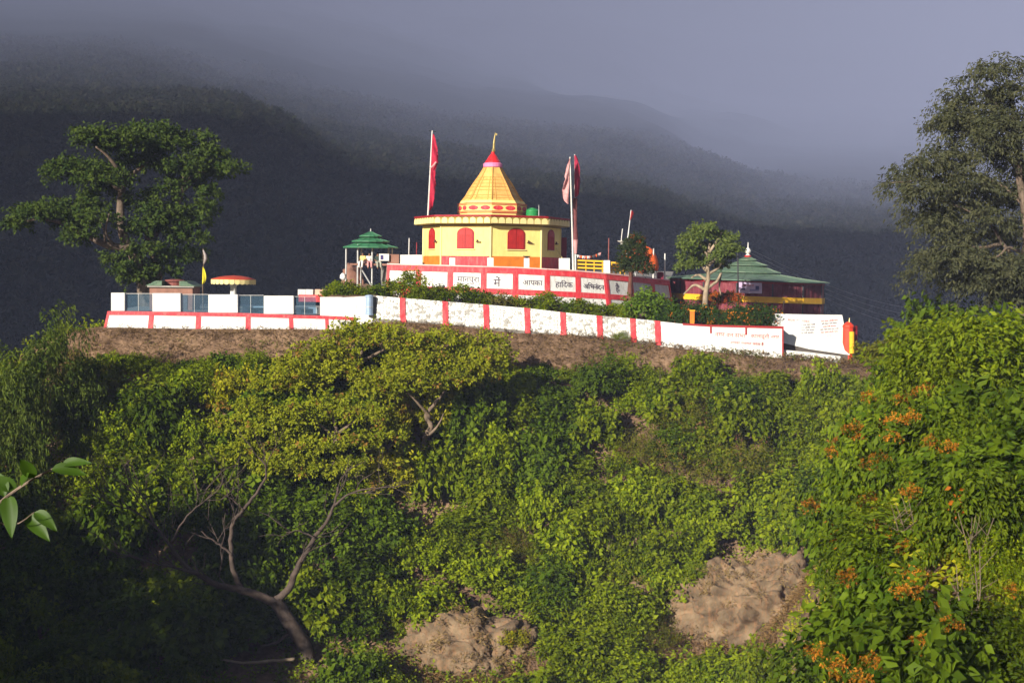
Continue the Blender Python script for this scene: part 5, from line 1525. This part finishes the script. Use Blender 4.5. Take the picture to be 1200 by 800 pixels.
for i, (x, y, rx, rz) in enumerate(TP):
    p = Wt(x, y, ((i * 37) % 7 - 3) * .5); pads.append((p.x, p.y, p.z, rx * kt, rx * kt, rz * kt * 1.25))
pads_tree(tr, pads, LEAFT, 16, .17, .34, (.045, .055, .026), (.105, .105, .050), 17, .95, 88, .9, .35, fill=.1)

# yellowing trees on the slope in the middle
def slope_tree(pxb, pyb, Y, trunk, pads_px, label, cA, cB, seed, leaf=.20, n_per=62, barkm=BARKM, name='yellowing_tree'):
    b = P(pxb, pyb, Y); b.z = min(b.z, hz(b.x, b.y)) - .3
    r = thing(name, b, label, 'tree')
    mb = MB()
    for j, pts in enumerate(trunk):
        q = [P(x, y, Y + d) for x, y, d in pts]
        if j == 0: q = [b] + q
        limb(mb, q, .26 if j == 0 else .13, .07 if j == 0 else .025, 7, .03)
    make('trunk', mb, barkm, r, smooth=True)
    k = K(Y); pd = []
    for x, y, rx, rz, d in pads_px:
        p = P(x, y, Y + d); pd.append((p.x, p.y, p.z, rx * k * 1.15, rx * k * .9, rz * k * 1.25))
    pads_tree(r, pd, LEAFT, 14, leaf, .55, cA, cB, seed, .65, n_per, .25, .8, cC=(.22, .12, .02), pC=.05, fill=.2)
    return r
YA, YB = (.10, .135, .003), (.30, .30, .012)
slope_tree(424, 470, 88.5, [[(421, 450, 0), (420, 428, 0), (426, 405, 0), (432, 390, 0)], [(421, 440, 0), (405, 420, -.5), (385, 408, -.8)], [(423, 425, 0), (450, 410, -.5), (475, 400, -.8)]],
           [(420, 392, 34, 12, 0), (385, 412, 34, 13, -1), (455, 398, 32, 12, -1), (350, 430, 30, 12, -1.5), (490, 405, 26, 12, -1), (520, 398, 26, 10, 0), (400, 436, 22, 9, -2), (470, 425, 26, 10, -1.5), (365, 450, 22, 9, -1), (545, 408, 22, 9, 0), (320, 450, 26, 11, -1), (440, 445, 24, 9, -2), (575, 402, 18, 8, .3)],
           'yellowing leafy tree with a pale trunk right below the pale blue pillar', YA, YB, 21)
slope_tree(500, 535, 85.5, [[(497, 518, 0), (505, 500, 0), (500, 486, 0), (512, 470, 0), (524, 455, 0)], [(499, 512, -.2), (512, 500, -.3), (520, 484, -.3)], [(505, 490, 0), (488, 470, -.6), (470, 455, -1)]],
           [(525, 445, 32, 12, 0), (480, 448, 30, 12, -1), (560, 430, 26, 12, 0), (440, 458, 26, 11, -1), (505, 425, 28, 10, .5), (580, 420, 22, 9, .5)],
           'yellowing tree with a crooked forked trunk in the middle of the slope', YA, (.28, .28, .012), 22)
slope_tree(395, 560, 84, [[(393, 530, 0), (394, 505, 0), (390, 488, 0)], [(394, 515, 0), (375, 498, -.5), (350, 490, -1)], [(393, 510, 0), (415, 495, -.5), (440, 490, -.8)]],
           [(390, 480, 30, 11, 0), (345, 488, 30, 11, -1), (430, 488, 30, 11, -1), (310, 505, 26, 11, -1), (370, 525, 26, 9, -2), (330, 545, 30, 12, -2), (420, 520, 24, 9, -1.5), (295, 480, 24, 10, 0), (455, 510, 22, 10, -1), (265, 500, 24, 10, 0), (285, 530, 24, 10, -1), (360, 550, 24, 9, -2), (410, 548, 22, 9, -2), (340, 515, 22, 9, -1)],
           'yellowing tree low on the slope above the dead branching tree', YA, (.27, .28, .012), 23)

# small trees on the terrace
Yd = 100.2
dt = thing('dark_tree', P(738, 340, Yd), 'small dark rounded tree with rusty edges standing against the lettered wall', 'tree')
mb = MB(); b = P(738, 352, Yd)
limb(mb, [b, P(738.5, 335, Yd), P(740, 315, Yd)], .22, .12, 8); limb(mb, [P(739, 322, Yd), P(733, 308, Yd)], .1, .04, 6); limb(mb, [P(739.5, 320, Yd), P(748, 306, Yd)], .1, .04, 6)
make('trunk', mb, paint('red_bark', (.13, .05, .035), .9, .3, 3), dt, smooth=True)
kk = K(Yd); pd = []
for x, y, rx, rz in ((743, 290, 13, 10), (735, 300, 10, 13), (750, 302, 11, 14), (742, 312, 15, 12), (757, 315, 9, 9), (730, 315, 7, 9), (745, 282, 9, 6)):
    p = P(x, y, Yd); pd.append((p.x, p.y, p.z, rx * kk, rx * kk, rz * kk))
pads_tree(dt, pd, LEAFT, 14, .16, .4, (.016, .036, .012), (.055, .070, .018), 31, .4, 190, .2, .8, cC=(.30, .07, .02), pC=.05, fill=.2)
Ye = 99.2
gt = thing('gnarled_tree', P(826, 360, Ye), 'gnarled open tree with a pale trunk in front of the maroon pavilion', 'tree')
mb = MB(); b = P(826, 364, Ye); b.z -= .8
limb(mb, [b, P(827, 345, Ye), P(830, 325, Ye), P(829, 305, Ye), P(832, 285, Ye)], .24, .07, 8)
for pts in ([(827, 340), (815, 334), (808, 338), (801, 345)], [(828, 338), (840, 330), (845, 320), (843, 335), (845, 346)], [(829, 318), (815, 305), (806, 292)], [(829, 312), (843, 300), (852, 288)], [(828, 328), (818, 322), (810, 326)], [(830, 300), (820, 285), (818, 278)], [(831, 296), (842, 280), (846, 272)], [(829, 322), (842, 314), (848, 304)]):
    limb(mb, [P(x, y, Ye + (i * .2)) for i, (x, y) in enumerate(pts)], .14, .04, 6, .02)
make('trunk', mb, BARKP, gt, smooth=True)
kk = K(Ye); pd = []
for i, (x, y, rx, rz) in enumerate(((806, 290, 10, 8), (815, 279, 11, 7), (828, 275, 11, 7), (843, 278, 11, 7), (853, 287, 9, 8), (803, 302, 8, 7), (818, 294, 11, 8), (834, 290, 11, 7), (847, 297, 9, 7), (810, 311, 8, 5), (822, 306, 8, 5), (856, 278, 7, 5), (838, 303, 7, 5), (830, 268, 9, 6), (816, 270, 8, 5), (800, 313, 8, 6), (861, 293, 8, 7), (805, 281, 9, 7), (853, 300, 8, 6), (845, 311, 7, 5))):
    p = P(x, y, Ye + ((i * 5) % 4 - 1.5) * .5); pd.append((p.x, p.y, p.z, rx * kk, rx * kk, rz * kk))
pads_tree(gt, pd, LEAFT, 13, .18, .5, (.050, .085, .014), (.13, .16, .035), 33, .4, 120, .2, .8, fill=.1)

# dead branching tree at the lower left
Yb = 74.5
dd = thing('dead_tree', P(356, 768, Yb), 'bare dead tree with a forked leaning trunk and fine twigs at the lower left', 'tree')
mb = MB(); rb_ = random.Random(4)
b = P(364, 790, Yb); b.z = min(b.z, hz(b.x, b.y)) - .5
TW = []
def dl(pts, r0, r1, d0=0.0, d1=0.0, tw=0):
    q = [P(x, y, Yb + d0 + (d1 - d0) * i / (len(pts) - 1)) for i, (x, y) in enumerate(pts)]
    o = limb(mb, q, r0, r1, 8, .03, rb_)
    if tw: TW.append((o, tw, r1))
limb(mb, [b, P(360, 765, Yb), P(345, 738, Yb), P(328, 712, Yb), P(322, 702, Yb)], .46, .34, 10, .02, rb_)
dl([(326, 708), (300, 696), (278, 690), (255, 685), (235, 674), (215, 660), (200, 640), (188, 622)], .27, .06, 0, -1.5, 10)
dl([(283, 690), (273, 668), (270, 640), (273, 612), (285, 597), (300, 578), (311, 560), (311, 545), (303, 536)], .16, .035, -.2, -.8, 6)
dl([(322, 704), (338, 690), (346, 670), (358, 648), (370, 628), (382, 612), (392, 590), (396, 570)], .23, .05, .1, -1.0, 9)
dl([(272, 650), (260, 640), (248, 632), (236, 622)], .08, .03, -.4, -.8, 4)
dl([(285, 598), (276, 588), (266, 580)], .06, .025, -.6, -.8, 3)
dl([(392, 592), (410, 578), (440, 572), (470, 570)], .07, .02, -1, -1.4, 7)
dl([(370, 630), (350, 622), (335, 624)], .05, .02, -.8, -1.2, 3)
dl([(235, 674), (205, 665), (165, 655), (120, 642)], .10, .02, -1.2, -2.0, 10)
dl([(200, 640), (180, 612), (170, 585), (150, 560)], .07, .02, -1.5, -1.8, 10)
dl([(188, 622), (160, 600), (130, 590), (108, 580)], .06, .02, -1.5, -2.2, 9)
dl([(200, 638), (215, 610), (235, 590), (255, 575), (262, 560)], .06, .02, -1.4, -1.6, 7)
dl([(345, 738), (325, 752), (305, 757)], .12, .06, 0, -.6, 0)
for o, n_, r1 in TW:
    for _ in range(n_):
        i = rb_.randint(len(o) // 3, len(o) - 2); p = o[i]; t = (o[i + 1] - o[i]).normalized()
        for lv in range(3):
            d = (t + Vector((rb_.uniform(-1, 1), rb_.uniform(-.8, .8), rb_.uniform(-.5, 1)))).normalized()
            L_ = rb_.uniform(.7, 1.8); m = p + d * L_ * .5 + Vector((rb_.uniform(-.15, .15), rb_.uniform(-.15, .15), rb_.uniform(-.1, .2))); e = p + d * L_ + Vector((0, 0, rb_.uniform(-.1, .35)))
            mb.tube([p, m, e], [.026, .017, .007], 5, False)
            p, t = m, d
make('trunk', mb, BARKD, dd, smooth=True)
fl = MB(); limb(fl, [P(258, 772, 73.2), P(285, 776, 73.2), P(320, 774, 73.4), P(345, 772, 73.6)], .05, .10, 7, .02)
tag(make('fallen_branch', fl, BARKP, origin=P(300, 776, 73.2), smooth=True), 'pale fallen branch lying at the foot of the dead tree', 'branch')

# rock outcrops at the bottom
def rock_mat():
    m = paint('weathered_rock', (.205, .145, .088), .95, .65, .9, (.27, .135, .065), .75, 1.0, 9.0)
    return m
ROCKM = rock_mat()
ROB = []
p = P(905, 728, 76.5); ROB.append(rock('rock_outcrop', (p.x, p.y + 2.2, p.z - .4), (5.6, 3.6, 3.6), ROCKM, 'bare brown and grey rock outcrop at the bottom right of the slope', 'rock', 4, 5, .34))
p = P(985, 735, 75.5); ROB.append(rock('rock_outcrop', (p.x, p.y + 2.4, p.z - .6), (3.6, 3.0, 2.8), ROCKM, 'lower shoulder of bare reddish rock right of the big outcrop', 'rock', 7, 5, .30))
p = P(540, 775, 74.2); ROB.append(rock('rock_outcrop', (p.x, p.y + 2.6, p.z - .7), (4.4, 3.0, 2.8), ROCKM, 'low bare earthy rock at the bottom centre right of the dead tree', 'rock', 11, 5, .28))
p = P(740, 700, 77); ROB.append(rock('rock_outcrop', (p.x, p.y + 2.4, p.z - .9), (2.2, 2.2, 1.6), ROCKM, 'small bare patch of rock showing between bushes left of the big outcrop', 'rock', 15, 4, .28))

def on_rock(px, py):
    d = P(px, py, 1.0).normalized()
    for o in ROB:
        ok, hit, nr, _ = o.ray_cast(-Vector(o.location), d)
        if ok: return hit + Vector(o.location)
    return GP(px, py)
bpy.context.view_layer.update()
for i, (px, py, Y, s_, k, lb) in enumerate(((815, 668, 74.0, .55, 'green', 'bush overhanging the upper left corner of the big rock outcrop'), (960, 655, 74.2, .5, 'green', 'bush creeping over the top right of the big rock outcrop'), (880, 790, 71.8, .42, 'olive', 'dry bush at the foot of the big rock outcrop'),
        (470, 735, 72.2, .45, 'green', 'bush creeping over the left edge of the low centre rock'), (600, 745, 72.3, .5, 'yellow', 'yellowish bush on the right edge of the low centre rock'), (540, 800, 71, .4, 'olive', 'dry bush below the low centre rock'), (945, 780, 71.8, .4, 'green', 'small bush at the lower right of the big rock outcrop'))):
    p = on_rock(px, py + 8); place('rock_bush', rv.choice(protoS[k]), (p.x, p.y + .2, p.z - .3), lb, 'bush', None, i, (s_, s_, s_))
# ground cover (nobody could count it)
def cover(name, n, per, size, asp, cA, cB, label, region, shoot, seed, cat='undergrowth', mat=LEAF, up=.8):
    rng = np.random.default_rng(seed)
    x, y = region(rng, n)
    z = height(x, y)
    S = np.stack([x, y, z], 1)
    D = unit(np.stack([rng.normal(size=len(x)) * .5, rng.normal(size=len(x)) * .5 - .2, np.ones(len(x))], 1))
    v, t, c = leaves(S, D, rng.uniform(.4, 1.3, len(x)) * shoot, per, size, asp, cA, cB, .2, up, .08, rng)
    return tag(obj_of(name, np_mesh(name, v, t, mat, c)), label, cat, kind='stuff')
def reg_slope(rng, n):
    y = rng.uniform(64, 92.3, n); x = rng.uniform(-.42, .36, n) * y
    px = 600 + FPX * x / y
    ok = ~((px > 850) & (px < 1010) & (y < 80)) | (rng.random(n) < .15)
    return x[ok], y[ok]
def reg_spur(rng, n):
    y = rng.uniform(14, 72, n); x = rng.uniform(.16, .95, n) ** 1.0 * y
    return x, y
def reg_bank(rng, n):
    x = rng.uniform(-31, 26, n); y = rng.uniform(91.8, 95.0, n); return x, y
def reg_flank(rng, n):
    x = np.where(rng.random(n) < .5, rng.uniform(-60, -30, n), rng.uniform(24, 55, n)); y = rng.uniform(70, 128, n); return x, y
def reg_left(rng, n):
    x = rng.uniform(-75, -17, n); y = rng.uniform(8, 72, n); return x, y
cover('undergrowth', 7500, 14, .19, .5, G_A, G_B, 'low green undergrowth between the bushes of the slope', reg_slope, .8, 201)
cover('undergrowth', 16000, 12, .17, .5, G_A, Y_B, 'low green undergrowth on the near spur at the right', reg_spur, .6, 202)
cover('undergrowth', 5000, 12, .26, .5, D_A, G_B, 'green undergrowth on the flanks of the hilltop', reg_flank, 1.2, 203)
cover('undergrowth', 5000, 12, .26, .5, D_A, G_B, 'green undergrowth on the hillside out to the left', reg_left, 1.0, 205)
cover('dry_grass', 5000, 6, .26, .10, (.13, .075, .035), (.30, .20, .09), 'dry brown grass on the bare bank below the walls', reg_bank, .32, 204, 'grass', up=.2)
def reg_rocks(rng, n):
    a = rng.random(n) < .6
    c1, c2 = P(905, 740, 76.5), P(540, 785, 74.5)
    x = np.where(a, c1.x + rng.normal(size=n) * 3.6, c2.x + rng.normal(size=n) * 3.2); y = np.where(a, 75.5, 73) + rng.normal(size=n) * 1.6
    return x, y
cover('dry_grass', 3800, 7, .30, .10, (.16, .085, .03), (.34, .22, .09), 'dry reddish grass on the earthy rock banks at the bottom', reg_rocks, .45, 207, 'grass', up=.3)
rg = np.random.default_rng(77); Sv = []
for o in ROB:
    vv = np.array([v.co[:] for v in o.data.vertices]); vv = vv[vv[:, 2] > -.5]
    pick = vv[(fbm(vv[:, 0] * .9 + 5, vv[:, 2] * .9 + vv[:, 1] * .5, 3) > .08)]
    Sv.append(pick[rg.integers(0, len(pick), 420)] + np.array(o.location))
Sv = np.concatenate(Sv)
Dv = unit(np.stack([rg.normal(size=len(Sv)) * .5, rg.normal(size=len(Sv)) * .4 - .5, np.ones(len(Sv)) * .8], 1))
v_, t_, c_ = leaves(Sv, Dv, rg.uniform(.3, .7, len(Sv)), 7, .24, .12, (.15, .09, .03), (.33, .24, .09), .3, .3, .06, rg)
tag(obj_of('dry_grass', np_mesh('dry_grass', v_, t_, LEAF, c_)), 'dry straw coloured grass sprouting on the earthy rocks at the bottom', 'grass', kind='stuff')
def reg_bank2(rng, n):
    x = rng.uniform(-31, 26, n); y = rng.uniform(92.0, 94.2, n)
    k = fbm(x * .35, y * .5, 3) > .05
    return x[k], y[k]
cover('weeds', 1500, 10, .14, .4, O_A, Y_A, 'patchy green weeds on the bare bank below the walls', reg_bank2, .4, 206, 'weeds')

# trees on the left-hand hillside beyond the frame edge, which shade the lower left of the slope
mT = bush_mesh('tree_crown', 3.4, 3.2, 3.2, 300, 26, .40, .5, D_A, G_B, 301, .2, 1.4)
for i, (x, y, h_) in enumerate(((-31.5, 38.5, 1.0), (-37, 43, 1.1), (-44, 41, 1.15), (-33, 46, .95))):
    g = hz(x, y)
    r = thing('shade_tree', (x, y, g), 'broad green tree on the hillside to the left of the view', 'tree', 'trees on the left hillside')
    mb = MB(); limb(mb, [(x, y, g - .4), (x + .2, y, g + 1.6), (x, y + .1, g + 3.6)], .3, .12, 8)
    make('trunk', mb, BARK, r, smooth=True)
    o = obj_of('crown', mT, r, (0, 0, 1.2)); o.scale = (h_, h_, h_); o.rotation_euler = (0, 0, i * 1.3)

# ---- near sprig with big leaves at the left edge ---------------------
Yn = 6.5
sp = thing('leafy_branch', P(-60, 640, Yn), 'out of focus branch with large green leaves poking in at the left edge', 'branch')
mb = MB()
limb(mb, [P(-220, 760, Yn + .3), P(-60, 640, Yn), P(10, 580, Yn), P(60, 550, Yn), P(85, 541, Yn)], .012, .003, 6)
limb(mb, [P(-20, 606, Yn), P(15, 615, Yn - .05), P(40, 600, Yn - .1)], .005, .002, 5)
limb(mb, [P(-220, 760, Yn + .3), P(-260, 900, Yn + .3), P(-300, 1100, Yn + .5), Vector((-4.2, 7.3, -5.5))], .012, .03, 6)
make('twig', mb, BARK, sp)
rngl = random.Random(9)
def big_leaf(a, d, L_, w, nrm):
    d = Vector(d).normalized(); nrm = Vector(nrm); nrm = (nrm - d * nrm.dot(d)).normalized(); sd_ = d.cross(nrm)
    vs, fs = [], []
    N_ = 8
    for i in range(N_ + 1):
        t = i / N_; ww = w * math.sin(math.pi * t ** .8) ** .8 * (1 - .25 * t) if 0 < t < 1 else 0.0005
        c_ = Vector(a) + d * L_ * t - Vector((0, 0, .22 * L_ * t * t))
        for u in (-1, -.5, 0, .5, 1):
            vs.append(c_ + sd_ * ww * u + nrm * (abs(u) * ww * .35 + .02 * L_ * math.sin(7 * t) * u * u))
    for i in range(N_):
        for j in range(4): fs.append((i * 5 + j, i * 5 + j + 1, (i + 1) * 5 + j + 1, (i + 1) * 5 + j))
    return MB().add(vs, fs)
BIGL = paint('big_leaf', (.050, .105, .008), .5, .2, 8)
btr = BIGL.node_tree; pb = btr.nodes['Principled BSDF']; trn = btr.nodes.new('ShaderNodeBsdfTranslucent'); trn.inputs[0].default_value = (.07, .14, .006, 1)
mxs = btr.nodes.new('ShaderNodeMixShader'); mxs.inputs[0].default_value = .35
btr.links.new(pb.outputs[0], mxs.inputs[1]); btr.links.new(trn.outputs[0], mxs.inputs[2]); btr.links.new(mxs.outputs[0], btr.nodes['Material Output'].inputs['Surface'])
for (x, y, dx, dy, dz_, L_, w) in ((72, 545, 1, -.3, .35, .17, .028), (60, 550, 1, .1, .05, .16, .035), (40, 560, -.2, -.3, .6, .15, .035), (20, 574, -.8, -.2, .5, .17, .04), (10, 580, .2, -.4, -.6, .18, .045), (-8, 592, -.5, -.5, -.5, .18, .045),
                                  (30, 604, .7, -.3, -.4, .16, .04), (0, 612, -.2, -.4, -.7, .17, .045), (-20, 606, .3, .3, .8, .17, .04), (40, 600, .5, -.2, -.2, .14, .035), (5, 582, -.3, .3, .8, .16, .04), (-30, 618, .2, -.4, .8, .18, .045), (25, 570, .4, -.4, .7, .13, .03)):
    make('leaf', big_leaf(P(x, y, Yn + rngl.uniform(-.05, .05)), (dx, dy, dz_), L_, w, (rngl.uniform(-.5, .2), -.8, .7)), BIGL, sp, smooth=True)
